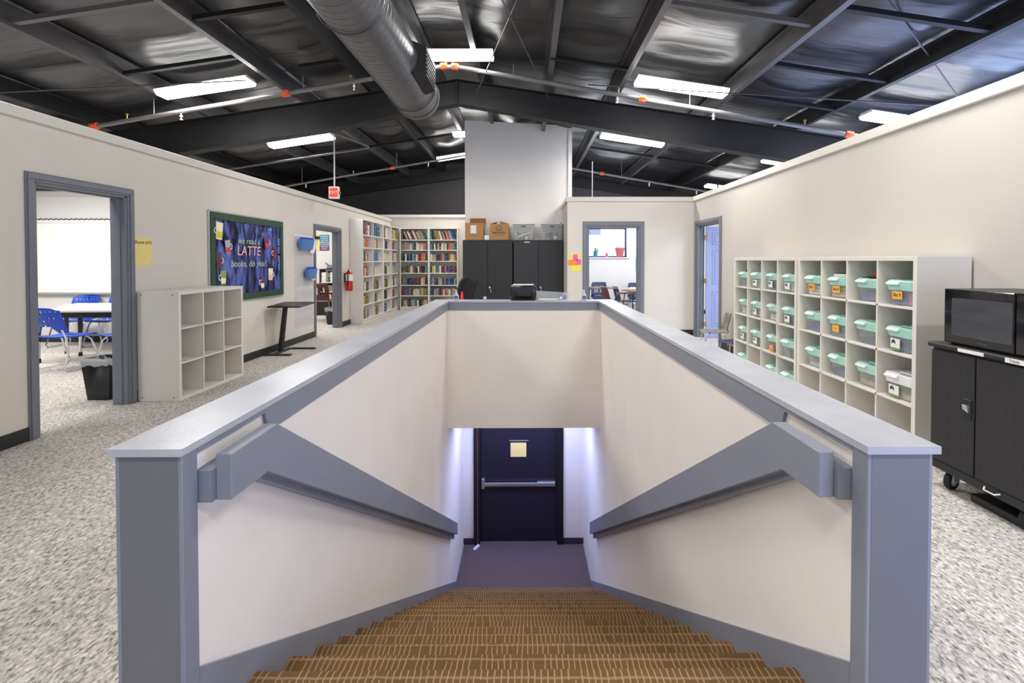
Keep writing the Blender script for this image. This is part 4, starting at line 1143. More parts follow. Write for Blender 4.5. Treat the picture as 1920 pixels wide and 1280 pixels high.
def tote(xa, xb, label, cyl):
    t = thing('clear_tote', label, 'storage tote', ((xa+xb)/2, 10.05, CT))
    mb = MB(); s0 = 0.05; h = 0.33
    mb.hexa([(xa+s0, 9.93, CT), (xb-s0, 9.93, CT), (xb-s0, 10.2, CT), (xa+s0, 10.2, CT), (xa, 9.90, CT+h), (xb, 9.90, CT+h), (xb, 10.24, CT+h), (xa, 10.24, CT+h)])
    mb.build('tub', 'clear_bin', t)
    MB().box(xa-0.015, xb+0.015, 9.89, 10.25, CT+h, CT+h+0.018, 0.006).build('lid', 'white', t)
    MB().box((xa+xb)/2-0.05, (xa+xb)/2+0.05, 9.89, 9.90, CT+h-0.06, CT+h-0.03, 0.003).build('latch', 'ink_grey', t)
    b = MB(); r_ = random.Random(cyl)
    for i in range(26):
        b.lathe([(0.0, -0.02), (0.02, -0.008), (0.022, 0.008), (0.0, 0.02)], 7, (r_.uniform(xa+.09, xb-.09), r_.uniform(9.97, 10.15), CT+0.03+r_.uniform(0, .14)), caps=False)
    b.build('contents', 'pipe_grey' if cyl == 1 else 'contents_navy', t)
    b = MB()
    if cyl == 1: b.tube([(xa+0.10, 9.96, CT+0.07), (xb-0.09, 9.96, CT+0.16)], 0.018, 10)
    b.lathe([(0.035, 0), (0.035, 0.02)], 16, mtx=T((xa+xb)/2+0.06, 9.955, CT+0.05) @ R(90, 'X'))
    b.build('rolled_item', 'white' if cyl == 2 else 'cream_top', t)
if 'contents_navy' not in M: M['contents_navy'] = mat('stored_navy_items', srgb(50, 70, 110), 0.6)
tote(X9(962), X9(1002), 'clear plastic tote with pale tube inside on the right charcoal cabinet', 1)
tote(X9(1016), X9(1055), 'clear plastic tote with blue-grey items on the right charcoal cabinet in the corner', 2)
tag(MB().box(X9(1004), X9(1014), 10.0, 10.2, CT, CT+0.04, 0.003).build('wooden_block', 'wood'), 'low brown wooden block between the two clear totes', 'block')
for px, nm in ((1048.5, 'left'), (1056.0, 'right')):
    t = thing('paper_roll', '%s white paper roll end lying on the corner tote lid' % nm, 'paper roll', (X9(px), 10.05, CT+0.35))
    MB().lathe([(0.04, 0), (0.04, 0.3)], 18, mtx=T(X9(px), 10.2, CT+0.39) @ R(90, 'X')).build('roll', 'paper', t, smooth=True)
    MB().lathe([(0.012, 0), (0.012, 0.005)], 10, mtx=T(X9(px), 9.902, CT+0.39) @ R(90, 'X')).build('core', 'cardboard', t)

# ================================================================== ON THE HALF WALL CAP
def pump_bottle(x, y, label):
    t = thing('hand_sanitizer', label, 'pump bottle', (x, y, ZC))
    MB().lathe([(0.028, 0), (0.033, 0.004), (0.034, 0.05), (0.030, 0.072), (0.013, 0.082), (0.013, 0.09)], 18, (x, y, ZC), sy=0.7).build('bottle', 'soap', t, smooth=True)
    MB().box(x-0.022, x+0.022, y-0.0255, y-0.0235, ZC+0.02, ZC+0.055).build('label_sticker', 'poster_purple', t)
    p = MB(); p.lathe([(0.015, 0.09), (0.015, 0.104), (0.006, 0.106), (0.006, 0.12), (0.012, 0.121), (0.012, 0.13)], 14, (x, y, ZC)); p.box(x-0.03, x, y-0.006, y+0.006, ZC+0.122, ZC+0.13, 0.002)
    p.build('pump_head', 'white', t, smooth=True)
pump_bottle(X_(855.5, 6.06), 6.06, 'small hand sanitizer pump bottle at the left end of the rear half wall cap')
pump_bottle(X_(1095, 6.06), 6.06, 'small hand sanitizer pump bottle at the right end of the rear half wall cap')
for px, s in ((909, 'left'), (1052, 'right')):
    x = X_(px, 6.08); t = thing('glass_knob', 'tiny clear glass knob on the rear half wall cap, %s one' % s, 'knob', (x, 6.08, ZC))
    MB().lathe([(0.012, 0), (0.02, 0.008), (0.024, 0.025), (0.018, 0.042), (0.008, 0.048)], 14, (x, 6.08, ZC)).build('knob_body', 'chrome', t, smooth=True)
xa, xb = X_(957, 6.06), X_(1005, 6.06)
t = thing('toaster', 'glossy black rounded boxy appliance standing on the rear half wall cap', 'appliance', ((xa+xb)/2, 6.065, ZC))
mb = MB(); mb.box(xa, xb, 5.985, 6.145, ZC, ZC+0.195, 0.022, seg=3); mb.build('body', 'black_gloss', t, smooth=True)
MB().box(xa+0.03, xb-0.03, 5.99, 6.07, ZC+0.192, ZC+0.207, 0.004).build('top_plate', 'white', t)
# table behind the half wall with a clear tray of supplies
t = thing('side_table', 'low white table hidden behind the rear half wall', 'table', (0.35, 6.75, 0))
MB().box(-0.05, 0.85, 6.45, 7.05, 0.70, 0.73, 0.006).build('table_top', 'laminate', t)
for (x, y) in ((0.0, 6.5), (0.8, 6.5), (0.0, 7.0), (0.8, 7.0)): MB().tube([(x, y, 0), (x, y, 0.70)], 0.018, 8).build('leg', 'steel_grey', t)
xa, xb = X_(1007, 6.8), X_(1063, 6.8)
t = thing('supply_tray', 'clear plastic supply case with yellow and white papers just behind the rear half wall', 'supply case', ((xa+xb)/2, 6.8, 0.73))
mb = MB(); mb.hexa([(xa, 6.62, .73), (xb, 6.62, .73), (xb, 6.98, .73), (xa, 6.98, .73), (xa-.01, 6.6, .965), (xb+.01, 6.6, .94), (xb+.01, 7.0, .955), (xa-.01, 7.0, .985)]); mb.build('case', 'clear_bin', t)
MB().box(xa+.02, xb-.02, 6.65, 6.95, .74, .83, .004).build('contents', 'contents_grey', t)
MB().box(xa+.03, xb-.06, 6.64, 6.94, .84, .87, .004).build('paper_stack', 'paper', t)
MB().box(xa+.10, xa+.19, 6.625, 6.64, .84, .885, .004).build('yellow_pad', 'note_yellow', t)
MB().box(xb-.12, xb-.02, 6.66, 6.9, .86, .94, .01).build('blue_pouch', 'contents_blue', t)
# dark office chair back + red cone left of the cabinets
t = thing('office_chair', 'black office chair leaning back beside the left black cabinet, mostly hidden', 'chair', (-1.22, 8.6, 0))
mb = MB()
mb.sheet(lambda u, v: (-1.39+0.15*u+0.34*v, 8.70+0.10*math.sin(PI*v), 0.60+0.57*u-0.12*(2*v-1)**2*u), 8, 8)
mb.build('backrest', 'rubber', t, smooth=True, solid=0.04)
MB().box(-1.36, -0.94, 8.25, 8.70, 0.44, 0.51, 0.03, seg=3).build('seat', 'black_plastic', t, smooth=True)
MB().tube([(-1.21, 8.45, 0.10), (-1.21, 8.45, 0.44)], 0.03, 10).build('gas_lift', 'black_metal', t)
mb = MB()
for k in range(5):
    a = 2*PI*k/5+.3; mb.tube([(-1.21, 8.45, 0.11), (-1.21+0.27*math.cos(a), 8.45+0.27*math.sin(a), 0.06)], 0.02, 8); mb.lathe([(0.0, -.03), (.026, -.015), (.026, .015), (0, .03)], 10, (-1.21+0.27*math.cos(a), 8.45+0.27*math.sin(a), 0.03), caps=False)
mb.build('star_base', 'black_metal', t)
t = thing('safety_cone', 'small red plastic cone just behind the rear half wall near the left pump bottle', 'cone', (X_(866, 7.2), 7.2, 0.0))
mb = MB(); mb.box(X_(866, 7.2)-.15, X_(866, 7.2)+.15, 7.05, 7.35, 0, 0.02, .005); mb.build('base', 'black_plastic', t)
MB().lathe([(0.12, 0.02), (0.014, 0.95), (0.008, 0.958)], 18, (X_(866, 7.2), 7.2, 0)).build('cone_body', 'red', t, smooth=True)
# ================================================================== LEFT WALL THINGS
XW = XL
def paper_y(name, label, cat, y0, y1, z0, z1, m, x=None, d=0.002):
    x = XW+0.001 if x is None else x
    return tag(MB().box(x, x+d, y0, y1, z0, z1).build(name, m), label, cat)
t = thing('paper_sign', 'yellow handwritten paper sign taped on the wall right of the nearest doorway', 'paper sign', (XW, 4.87, 1.39))
MB().box(XW+0.001, XW+0.003, 4.775, 4.995, 1.385, 1.665).build('sheet', 'paper_yellow', t)
text('handwriting', 'Room #10', 0.048, 'ink', T(XW+0.004, 4.885, 1.62) @ FACE_LEFTWALL, t, 0.0005)

# bulletin board
BY0, BY1, BZ0, BZ1 = 5.87, 7.66, 0.865, 2.065
t = thing('bulletin_board', 'bulletin board with crinkled navy backing, green border and a coffee pun', 'bulletin board', (XW, 6.76, BZ0))
fr = MB(); f = 0.02
fr.box(XW+.001, XW+.022, BY0, BY0+f, BZ0, BZ1, .003); fr.box(XW+.001, XW+.022, BY1-f, BY1, BZ0, BZ1, .003)
fr.box(XW+.001, XW+.022, BY0+f, BY1-f, BZ1-f, BZ1, .003); fr.box(XW+.001, XW+.022, BY0+f, BY1-f, BZ0, BZ0+f, .003)
fr.build('frame', 'alu', t)
def satin_f(u, v):
    y = BY0+f+(BY1-BY0-2*f)*u; z = BZ0+f+(BZ1-BZ0-2*f)*v
    k = noise.noise(Vector((y*9+2.2*noise.noise(Vector((y*2, z*2, 0))), z*2.2, 1.3)))
    return (XW+0.016+0.011*k, y, z)
bk = MB().sheet(satin_f, 110, 60).build('fabric_backing', 'satin', t, smooth=True)
# scalloped border strips
def border(y0, y1, z0, z1, axis):
    mb = MB(); n_ = 30; pts = []
    if axis == 'z':
        top = z1 > 1.5; L_ = y1-y0
        outer = z1 if top else z0; inner = z0 if top else z1
        pts = [(y0, outer), (y1, outer)] + [(y1-L_*i/60, inner + (0.012 if i % 4 in (1, 2) else 0)*(-1 if top else 1)) for i in range(61)]
    else:
        right = y0 > 6.5; L_ = z1-z0
        outer = y1 if right else y0; inner = y0 if right else y1
        pts = [(outer, z0), (outer, z1)] + [(inner + (0.012 if i % 4 in (1, 2) else 0)*(-1 if right else 1), z1-L_*i/40) for i in range(41)]
    mb.prism(pts, 'x', XW+0.026, XW+0.029)
    return mb.build('border_strip', 'green_border', t)
border(BY0+f, BY1-f, BZ1-f-.085, BZ1-f, 'z'); border(BY0+f, BY1-f, BZ0+f, BZ0+f+.085, 'z')
border(BY0+f, BY0+f+.085, BZ0+f+.085, BZ1-f-.085, 'y'); border(BY1-f-.075, BY1-f, BZ0+f+.085, BZ1-f-.085, 'y')
FX = XW+0.031
text('lettering', 'we read a', 0.125, 'text_sage', T(FX, 6.70, 1.70) @ FACE_LEFTWALL, t, 0.001, 0.15, 1.05)
text('lettering', 'LATTE', 0.19, 'text_pink', T(FX, 6.70, 1.56) @ FACE_LEFTWALL, t, 0.001, 0.1, 1.05)
text('lettering', 'books, do you?', 0.13, 'text_sage', T(FX, 6.70, 1.385) @ FACE_LEFTWALL, t, 0.001, 0.15, 1.05)
text('lettering', 'E\nE\nE\nE', 0.13, 'text_aqua', T(FX, 7.50, 1.52) @ FACE_LEFTWALL, t, 0.001)
def mug(py, pz, w, h, tilt, colA, colB, hs, lab):
    """flat paper mug cut-out: cup with two colour zones and a white rimmed handle"""
    mt = T(XW+0.030, py, pz) @ R(tilt, 'X')
    c = MB(); c.prism([(-w/2, h/2), (w/2, h/2), (w/2*0.82, -h/2), (-w/2*0.82, -h/2)], 'x', 0, 0.003, mtx=mt); o = c.build('paper_mug', colA, t)
    c = MB(); c.prism([(-w/2*0.8, -h*0.02), (w/2*0.8, -h*0.06), (w/2*0.68, -h*0.42), (-w/2*0.68, -h*0.42)], 'x', 0.003, 0.0045, mtx=mt); c.build('mug_print', colB, o)
    c = MB(); c.tube([tuple(mt @ Vector((0.002, hs*(w/2*0.9+0.036*math.sin(a)), 0.036*math.cos(a)))) for a in [PI*i/9 for i in range(10)]], 0.007, 6); c.build('mug_handle', 'white', o)
for n_, c in (('mug_cream', (245, 240, 205)), ('mug_yellow', (225, 205, 60)), ('mug_red', (215, 60, 55)), ('mug_grey', (168, 172, 190)), ('mug_wine', (120, 36, 64)), ('mug_plum', (110, 60, 110)), ('mug_green', (130, 170, 90)),
              ('mug_peach', (235, 190, 160)), ('mug_brown', (90, 66, 70))):
    M[n_] = mat(n_.replace('mug', 'paper'), srgb(*c), 0.7)
mugs = [(6.05, 1.81, .14, .22, -4, 'mug_cream', 'mug_yellow', -1), (6.22, 1.61, .11, .18, 6, 'mug_grey', 'mug_red', 1), (6.04, 1.43, .11, .21, 2, 'mug_brown', 'mug_wine', 1), (6.12, 1.21, .12, .18, 0, 'mug_green', 'mug_cream', -1),
        (7.15, 1.70, .13, .19, 8, 'mug_plum', 'mug_red', 1), (7.38, 1.54, .12, .18, -2, 'mug_wine', 'mug_plum', -1), (7.25, 1.22, .13, .18, -2, 'mug_cream', 'mug_peach', 1), (7.03, 1.10, .11, .18, -6, 'mug_plum', 'mug_cream', -1)]
for (py, pz, w, h, ti, a, b, hs) in mugs: mug(py, pz, w, h, ti, a, b, hs, '')

# clear pocket organizer
OY0, OY1 = 8.05, 8.72
t = thing('pocket_organizer', 'long clear plastic pocket organizer hanging on the wall by the second left doorway', 'organizer', (XW, 8.38, 0.2))
MB().box(XW+0.004, XW+0.007, OY0, OY1, 0.25, 1.88).build('backing_sheet', 'vinyl', t)
pk = MB()
for r_ in range(7):
    z = 0.30+0.225*r_
    pk.sheet(lambda u, v, z=z: (XW+0.012+0.035*math.sin(PI*((u*2) % 1.0 if u < 1 else 1))*v, OY0+(OY1-OY0)*u, z+0.16*v), 24, 3)
pk.build('pocket', 'vinyl', t, smooth=True)
MB().box(XW+0.004, XW+0.012, OY0, OY1, 1.84, 1.88, .002).build('hanging_strip', 'white', t)
def blue_cup(y0, y1, z, lab):
    t = thing('pencil_caddy', lab, 'caddy', (XW+0.07, (y0+y1)/2, z))
    MB().hexa([(XW+0.05, y0+.03, z), (XW+0.10, y0+.03, z), (XW+0.10, y1-.03, z), (XW+0.05, y1-.03, z), (XW+0.05, y0, z+.18), (XW+0.125, y0, z+.18), (XW+0.125, y1, z+.18), (XW+0.05, y1, z+.18)]).build('cup', 'caddy_blue', t)
    c = MB()
    for i in range(7): c.lathe([(0.0, -.02), (.03, -.01), (.03, .012), (.0, .025)], 8, (XW+0.088, y0+.04+(y1-y0-.08)*i/6, z+.19), caps=False)
    c.build('blue_pompoms', 'blue_plastic', t, smooth=True)
M['caddy_blue'] = mat('translucent_blue_plastic', srgb(90, 140, 215), 0.25, alpha=0.75)
blue_cup(8.10, 8.56, 1.62, 'upper blue translucent caddy in the clear pocket organizer')
blue_cup(8.33, 8.68, 1.10, 'lower blue translucent caddy in the clear pocket organizer')
tag(MB().box(XW+0.03, XW+0.035, 8.63, 8.78, 1.06, 1.30).build('paper_note', 'paper_cream'), 'cream paper note sticking out of the clear pocket organizer by the door casing', 'note')
t = thing('clipboard', 'black clipboard behind the upper blue caddy by the door casing', 'clipboard', (XW+.03, 8.66, 1.5))
MB().hexa([(XW+.03, 8.56, 1.56), (XW+.04, 8.56, 1.56), (XW+.04, 8.72, 1.56), (XW+.03, 8.72, 1.56), (XW+.10, 8.60, 1.86), (XW+.11, 8.60, 1.86), (XW+.11, 8.80, 1.86), (XW+.10, 8.80, 1.86)]).build('board', 'paper', t)
MB().box(XW+.105, XW+.125, 8.60, 8.78, 1.82, 1.875, .004).build('clip', 'black_plastic', t)

# small standing laptop table
t = thing('laptop_table', 'small black pedestal laptop table with H-shaped base against the left wall', 'small table', (-3.8, 7.35, 0))
mb = MB()
mb.box(-3.955, -3.55, 7.05, 7.12, 0.0, 0.022, .006); mb.box(-3.80, -3.42, 7.58, 7.65, 0.0, 0.022, .006); mb.box(-3.87, -3.80, 7.06, 7.64, 0.0, 0.02, .005)
mb.build('base', 'black_metal', t)
mb = MB(); mb.hexa([(-3.875, 7.31, .02), (-3.815, 7.31, .02), (-3.815, 7.38, .02), (-3.875, 7.38, .02), (-3.80, 7.34, .73), (-3.75, 7.34, .73), (-3.75, 7.40, .73), (-3.80, 7.40, .73)])
mb.build('pedestal', 'black_metal', t)
mb = MB(); mb.box(-3.92, -3.42, 7.10, 7.62, .73, .752, .006, mtx=T(-3.7, 7.36, .74) @ R(3, 'X') @ T(3.7, -7.36, -.74)); mb.build('table_top', 'black_plastic', t)

# fire extinguisher
ey, ex = 10.27, XW+0.10
t = thing('fire_extinguisher', 'red fire extinguisher mounted on the left wall beside the tall bookcase', 'fire extinguisher', (ex, ey, 0.76))
MB().lathe([(0.062, 0), (0.074, 0.01), (0.074, 0.36), (0.066, 0.40), (0.03, 0.43), (0.022, 0.44)], 22, (ex, ey, 0.765)).build('cylinder', 'red_gloss', t, smooth=True)
MB().lathe([(0.0755, 0.22), (0.0755, 0.36)], 22, (ex, ey, 0.765), caps=False).build('label_band', 'paper', t, smooth=True)
mb = MB(); mb.lathe([(0.022, 0), (0.022, 0.04)], 12, (ex, ey, 1.205)); mb.box(ex-.01, ex+.01, ey-.07, ey+.05, 1.245, 1.258, .003); mb.box(ex-.01, ex+.01, ey-.08, ey+.04, 1.27, 1.282, .003)
mb.build('valve_lever', 'chrome', t)
MB().tube([(ex-.0, ey-.03, 1.23), (ex+.01, ey-.09, 1.2), (ex+.01, ey-.10, 1.1), (ex+.01, ey-.095, .93), (ex+.01, ey-.09, .90)], 0.011, 8).build('hose', 'black_rubber' if 'black_rubber' in M else 'rubber', t, smooth=True)
MB().box(XW+.001, ex-.06, ey-.03, ey+.03, .95, 1.15, .003).build('wall_bracket', 'steel_dark', t)
t = thing('wall_outlet', 'white wall outlet below the fire extinguisher', 'outlet', (XW, 10.42, .42))
MB().box(XW+.001, XW+.007, 10.36, 10.44, .50, .62, .002).build('cover_plate', 'white', t)
mb = MB(); mb.box(XW+.006, XW+.009, 10.385, 10.415, .515, .55, .001); mb.box(XW+.006, XW+.009, 10.385, 10.415, .57, .605, .001); mb.build('socket', 'ink_grey', t)

# ================================================================== RIGHT SIDE
# sticky notes on the short wall right of the cabinets
YN = 8.98
def note(x0, x1, z0, z1, m, d, lab, tilt=0):
    cx, cz = (x0+x1)/2, (z0+z1)/2
    return tag(MB().box(x0, x1, YN-d-0.002, YN-d, z0, z1, mtx=T(cx, 0, cz) @ R(tilt, 'Y') @ T(-cx, 0, -cz)).build('sticky_note', m), lab, 'note')
def Xn(px): return X_(px, 8.97)
def Zn(py): return Z_(py, 8.97)
note(Xn(1067), Xn(1090), Zn(496), Zn(473), 'paper_yellow', .001, 'large pale yellow paper behind the pink notes on the short wall', 0)
note(Xn(1071), Xn(1089), Zn(508), Zn(493), 'note_yellow', .004, 'bright yellow note lowest in the cluster beside the doorway', -3)
note(Xn(1065), Xn(1082), Zn(497), Zn(487), 'note_orange', .007, 'orange note in the cluster beside the doorway', 2)
note(Xn(1075), Xn(1083), Zn(488), Zn(477), 'note_pink', .010, 'upper pink sticky note in the cluster beside the doorway', 3)
note(Xn(1081), Xn(1089), Zn(496), Zn(486), 'note_pink', .010, 'lower pink sticky note in the cluster beside the doorway', 2)

# rear right classroom seen through doorway 4
RB = 12.6
def Xr(px): return X_(px, RB)
def Zr(py): return Z_(py, RB)
WX0, WX1, WZ0, WZ1 = Xr(1080), Xr(1175), Zr(482), Zr(427)
wall_x('wall_classroom_back', RB, RB+0.2, 0.9, 6.0, 0, 2.62, 'room_wall', [(WX0, WX1, WZ0, WZ1)])
wall_y('wall_classroom_side', 0.77, 0.89, 10.42, 12.6, 0, 2.62, 'room_wall')
wd = bpy.data.objects.new('window_1', None); COL.objects.link(wd); wd['kind'] = 'structure'; wd.location = ((WX0+WX1)/2, RB, WZ0)
mb = MB(); q = .035
mb.box(WX0, WX0+q, RB+.08, RB+.13, WZ0, WZ1); mb.box(WX1-q, WX1, RB+.08, RB+.13, WZ0, WZ1); mb.box(WX0, WX1, RB+.08, RB+.13, WZ1-q, WZ1); mb.box(WX0, WX1, RB+.08, RB+.13, WZ0, WZ0+q)
mb.build('window_frame', 'blue_dark', wd)
MB().box(WX0+q, WX1-q, RB+.10, RB+.106, WZ0+q, WZ1-q).build('glass_pane', 'glass', wd)
MB().box(WX0-.05, WX1+.06, RB-.05, RB+.08, WZ0-.03, WZ0, .006).build('window_sill', 'white', wd)
struct(MB().box(WX0-.6, WX1+.6, RB+1.0, RB+1.02, WZ0-.8, WZ1+.8).build('trim_9', 'daylight'))  # glowing panel added outside the window to stand for the sky
# neighbouring eave visible at the top of the window
struct(MB().prism([(WX0-.4, WZ1+.3), (WX0+.75, WZ1+.3), (WX0+.75, WZ1-.16), (WX0-.4, WZ1-.16)], 'y', RB+.6, RB+.8).build('trim_10', 'door_blue'))
# sill items
def sill(x, kind, lab):
    y = RB+.01
    if kind == 'teal':
        t = thing('cactus_pot', lab, 'plant pot', (x, y, WZ0)); MB().lathe([(.05, 0), (.055, .02), (.06, .14), (.07, .16)], 12, (x, y, WZ0)).build('pot', 'teal', t, smooth=True)
        mb = MB(); mb.lathe([(.03, .14), (.035, .18), (.02, .25), (.0, .27)], 10, (x-.0, y, WZ0), caps=False); mb.tube([(x+.05, y, WZ0+.15), (x+.07, y, WZ0+.23)], .018, 8); mb.build('cactus', 'leaf', t, smooth=True)
    elif kind == 'dish':
        t = thing('trinket_dish', lab, 'dish', (x, y, WZ0)); MB().lathe([(.05, 0), (.03, .02), (.045, .07), (.03, .10), (.015, .11)], 12, (x, y, WZ0)).build('body', 'note_pink', t, smooth=True)
        mb = MB(); mb.tube([(x-.14, y, WZ0+.16), (x-.05, y, WZ0+.12), (x, y, WZ0+.11), (x+.05, y, WZ0+.12), (x+.14, y, WZ0+.17)], .007, 6); mb.build('arms', 'maroon', t)
    else:
        t = thing('plant_pot', lab, 'plant pot', (x, y, WZ0)); MB().lathe([(.08, 0), (.085, .01), (.13, .22), (.14, .23), (.14, .25)], 16, (x, y, WZ0)).build('pot', 'pot_red', t, smooth=True)
        mb = MB(); 
        for k in range(7): mb.lathe([(.0, -.02), (.03, 0), (.0, .03)], 6, (x+.09*math.cos(k), y+.09*math.sin(k), WZ0+.26), caps=False)
        mb.build('foliage', 'contents_white', t)
if 'contents_white' not in M: M['contents_white'] = mat('stored_white_items', srgb(220, 220, 216), 0.6)
sill(Xr(1116.5), 'teal', 'small teal pot with cactus on the classroom window sill'); sill(Xr(1137.5), 'dish', 'pink trinket with thin arms on the classroom window sill'); sill(Xr(1162), 'pot', 'coral red tapered pot on the classroom window sill')
t = thing('wall_poster', 'grey purple poster on the far classroom wall, upper one', 'poster', (Xr(1198), RB, Zr(477)))
MB().box(Xr(1194), Xr(1206), RB-.003, RB-.001, Zr(477), Zr(459)).build('sheet', 'poster_purple', t)
for k in range(4): MB().box(Xr(1195.5), Xr(1204), RB-.005, RB-.003, Zr(463+3.4*k)-.012, Zr(463+3.4*k)+.008).build('text_line', 'text_white', t)
t = thing('wall_poster', 'bright blue poster with a robed magenta figure on the far classroom wall, lower one', 'poster', (Xr(1198), RB, Zr(508)))
MB().box(Xr(1192), Xr(1206), RB-.003, RB-.001, Zr(508), Zr(483)).build('sheet', 'poster_blue', t)
mb = MB(); mb.prism([(Xr(1194), Zr(505)), (Xr(1200), Zr(505)), (Xr(1198), Zr(496)), (Xr(1197.6), Zr(492)), (Xr(1196.4), Zr(492)), (Xr(1196), Zr(496))], 'y', RB-.005, RB-.003); mb.build('robe_print', 'magenta', t)
MB().lathe([(.02, 0), (.02, .002)], 12, mtx=T(Xr(1197), RB-.003, Zr(490)) @ R(90, 'X')).build('head_print', 'cream_top', t)

# school chair (shell on chrome legs), faces +Y at rz=0 (backrest towards -Y)
def shell_chair(name, label, m, loc, rz, s=1.0, group=None, slots=True):
    t = thing(name, label, 'chair', loc, rz, group); t.scale = (s, s, s)
    def f(u, v):    # v: 0 front of the seat ... 1 top of the back
        w = 0.21 - 0.03*v
        x = (u-.5)*2*w
        if v < .5:
            k = v/.5; y = 0.22-0.40*k; z = 0.44-0.02*math.sin(PI*k)+0.02*(abs(u-.5)*2)**3
            if k < .12: z -= (0.12-k)*.2
        elif v < .65:
            k = (v-.5)/.15; y = -0.18-0.06*math.sin(k*PI/2); z = 0.44+0.09*k**1.5
        else:
            k = (v-.65)/.35; y = -0.24-0.07*k; z = 0.53+0.27*k
        if v >= .6: y += 0.05*(abs(u-.5)*2)**2.5
        if v > .93: x *= 0.93
        return (x, y, z)
    mb = MB(); mb.sheet(f, 14, 26)
    if slots:   # vertical vents in the lower back
        dele = []
        for fc in mb.bm.faces:
            c = fc.calc_center_median()
            if 0.575 < c.z < 0.70 and any(abs(abs(c.x)-q) < 0.015 for q in (0.04, 0.10)): dele.append(fc)
        bmesh.ops.delete(mb.bm, geom=dele, context='FACES')
    mb.build('seat_shell', m, t, smooth=True, world=False, solid=0.012)
    for sx in (-1, 1):
        mb = MB(); mb.tube([(sx*.15, .10, .425), (sx*.17, .18, .40), (sx*.20, .23, .015)], .011, 8); mb.build('leg', 'chrome', t, smooth=True, world=False)
        mb = MB(); mb.tube([(sx*.15, -.08, .425), (sx*.17, -.14, .40), (sx*.20, -.26, .015)], .011, 8); mb.build('leg', 'chrome', t, smooth=True, world=False)
        for yy in (.23, -.26):
            mb = MB(); mb.lathe([(.016, 0), (.018, .01), (.014, .03)], 10, (sx*.20, yy, 0)); mb.build('foot_cap', 'castor_grey', t, world=False)
    mb = MB(); mb.tube([(-.15, .10, .425), (.15, .10, .425)], .009, 8); mb.tube([(-.15, -.08, .425), (.15, -.08, .425)], .009, 8); mb.build('frame_bar', 'chrome', t, world=False)
    return t
c1 = shell_chair('school_chair', 'small taupe plastic school chair beside the far right doorway', 'taupe', (2.84, 7.15, 0), math.radians(82), 0.80, 'plastic chairs by the right wall')
c2 = shell_chair('school_chair', 'small blue-grey plastic school chair between the taupe chair and the cube shelf', 'blue_dark', (2.90, 6.62, 0), math.radians(100), 0.66, 'plastic chairs by the right wall')

# classroom furniture through doorway 4
def desk_combo(label, m, loc, rz, s=1.0):
    t = shell_chair('student_desk', label, m, loc, rz, s, 'student desks in the rear classroom'); t['category'] = 'student desk'
    MB().box(-.28, .30, .28, .72, .70, .722, .01).build('writing_top', 'brown_top', t, world=False)
    mb = MB(); mb.tube([(.20, -.12, .40), (.27, .05, .42), (.27, .10, .69), (.2, .45, .70)], .013, 8); mb.build('arm_tube', 'black_metal', t, smooth=True, world=False)
    mb = MB(); mb.box(.255, .275, -.1, .35, .66, .70, .004); mb.build('arm_rest', 'brown_top', t, world=False)
    return t
desk_combo('navy student desk-chair nearest the left casing of the rear classroom doorway', 'blue_dark', (X_(1126, 11.9), 11.9, 0), math.radians(180), 1.08)
desk_combo('maroon student desk-chair facing right in the rear classroom doorway', 'maroon', (X_(1153, 10.5), 10.5, 0), math.radians(-75), 1.05)
shell_chair('classroom_chair', 'navy plastic chair tucked at the round table in the rear classroom', 'blue_dark', (X_(1173, 11.4), 11.4, 0), math.radians(-82), 1.0, 'chairs at the round table in the rear classroom')
shell_chair('classroom_chair', 'dark navy plastic chair behind the round table in the rear classroom', 'blue_dark', (X_(1195, 12.0), 12.05, 0), math.radians(175), 1.05, 'chairs at the round table in the rear classroom')
tx, ty = X_(1207, 11.5), 11.5
t = thing('round_table', 'round grey-topped table in the rear classroom', 'table', (tx, ty, 0))
MB().lathe([(.40, .72), (.41, .73), (.41, .745), (.40, .75)], 32, (tx, ty, 0)).build('table_top', 'laminate', t, smooth=True)
for k in range(4):
    a = PI/4+k*PI/2; MB().tube([(tx+.3*math.cos(a), ty+.3*math.sin(a), 0), (tx+.3*math.cos(a), ty+.3*math.sin(a), .72)], .018, 8).build('leg', 'black_metal', t)
struct(MB().box(.90, 6, RB-.014, RB, 0, .11).build('baseboard_classroom', 'basebd'))
# room beyond the right wall
wall_x('wall_side_room', 11.2, 11.3, 6.0, 9.0, 0, 2.62, 'room_wall')

# ------------------------------------------------------------------ charging cart + microwave
CX, CY0, CY1, CZ0, CZ1 = 2.595, 2.40, 3.03, 0.125, 0.918
t = thing('charging_cart', 'black two-door metal cart on castors at the right edge, under the microwave', 'cart', (2.87, 2.715, 0))
mb = MB(); mb.box(CX+.02, XR-.03, CY0, CY1, CZ0, CZ1-.02, .006); mb.build('body', 'black_metal', t)
mb = MB(); mb.box(CX-.012, XR-.03, CY0-.01, CY1+.01, CZ1-.03, CZ1, .008); mb.build('top_panel', 'black_metal', t)
ym = 2.722
for k, (a, b) in enumerate(((CY0+.01, ym-.004), (ym+.004, CY1-.012))):
    d = MB().box(CX, CX+.02, a, b, CZ0+.05, CZ1-.045, .004).build('door', 'black_metal', t)
    v = MB()
    nyy = 6; nzz = 17
    for i in range(nyy):
        for j in range(nzz):
            yy = a+.04+(b-a-.08)*i/(nyy-1) ; zz = CZ0+.09+(CZ1-CZ0-.20)*(j+.5*(i % 2))/nzz
            if k == 1 and yy < a+.07 and .42 < zz < .68: continue
            v.lathe([(.0035, 0), (.0035, .001)], 6, mtx=T(CX-.0005, yy, zz) @ R(-90, 'Y'))
    v.build('vent_hole', 'ink', d)
    if k == 1:
        hnd = MB().box(CX-.006, CX, a+.012, a+.062, .50, .62, .003).build('handle_plate', 'black_plastic', d)
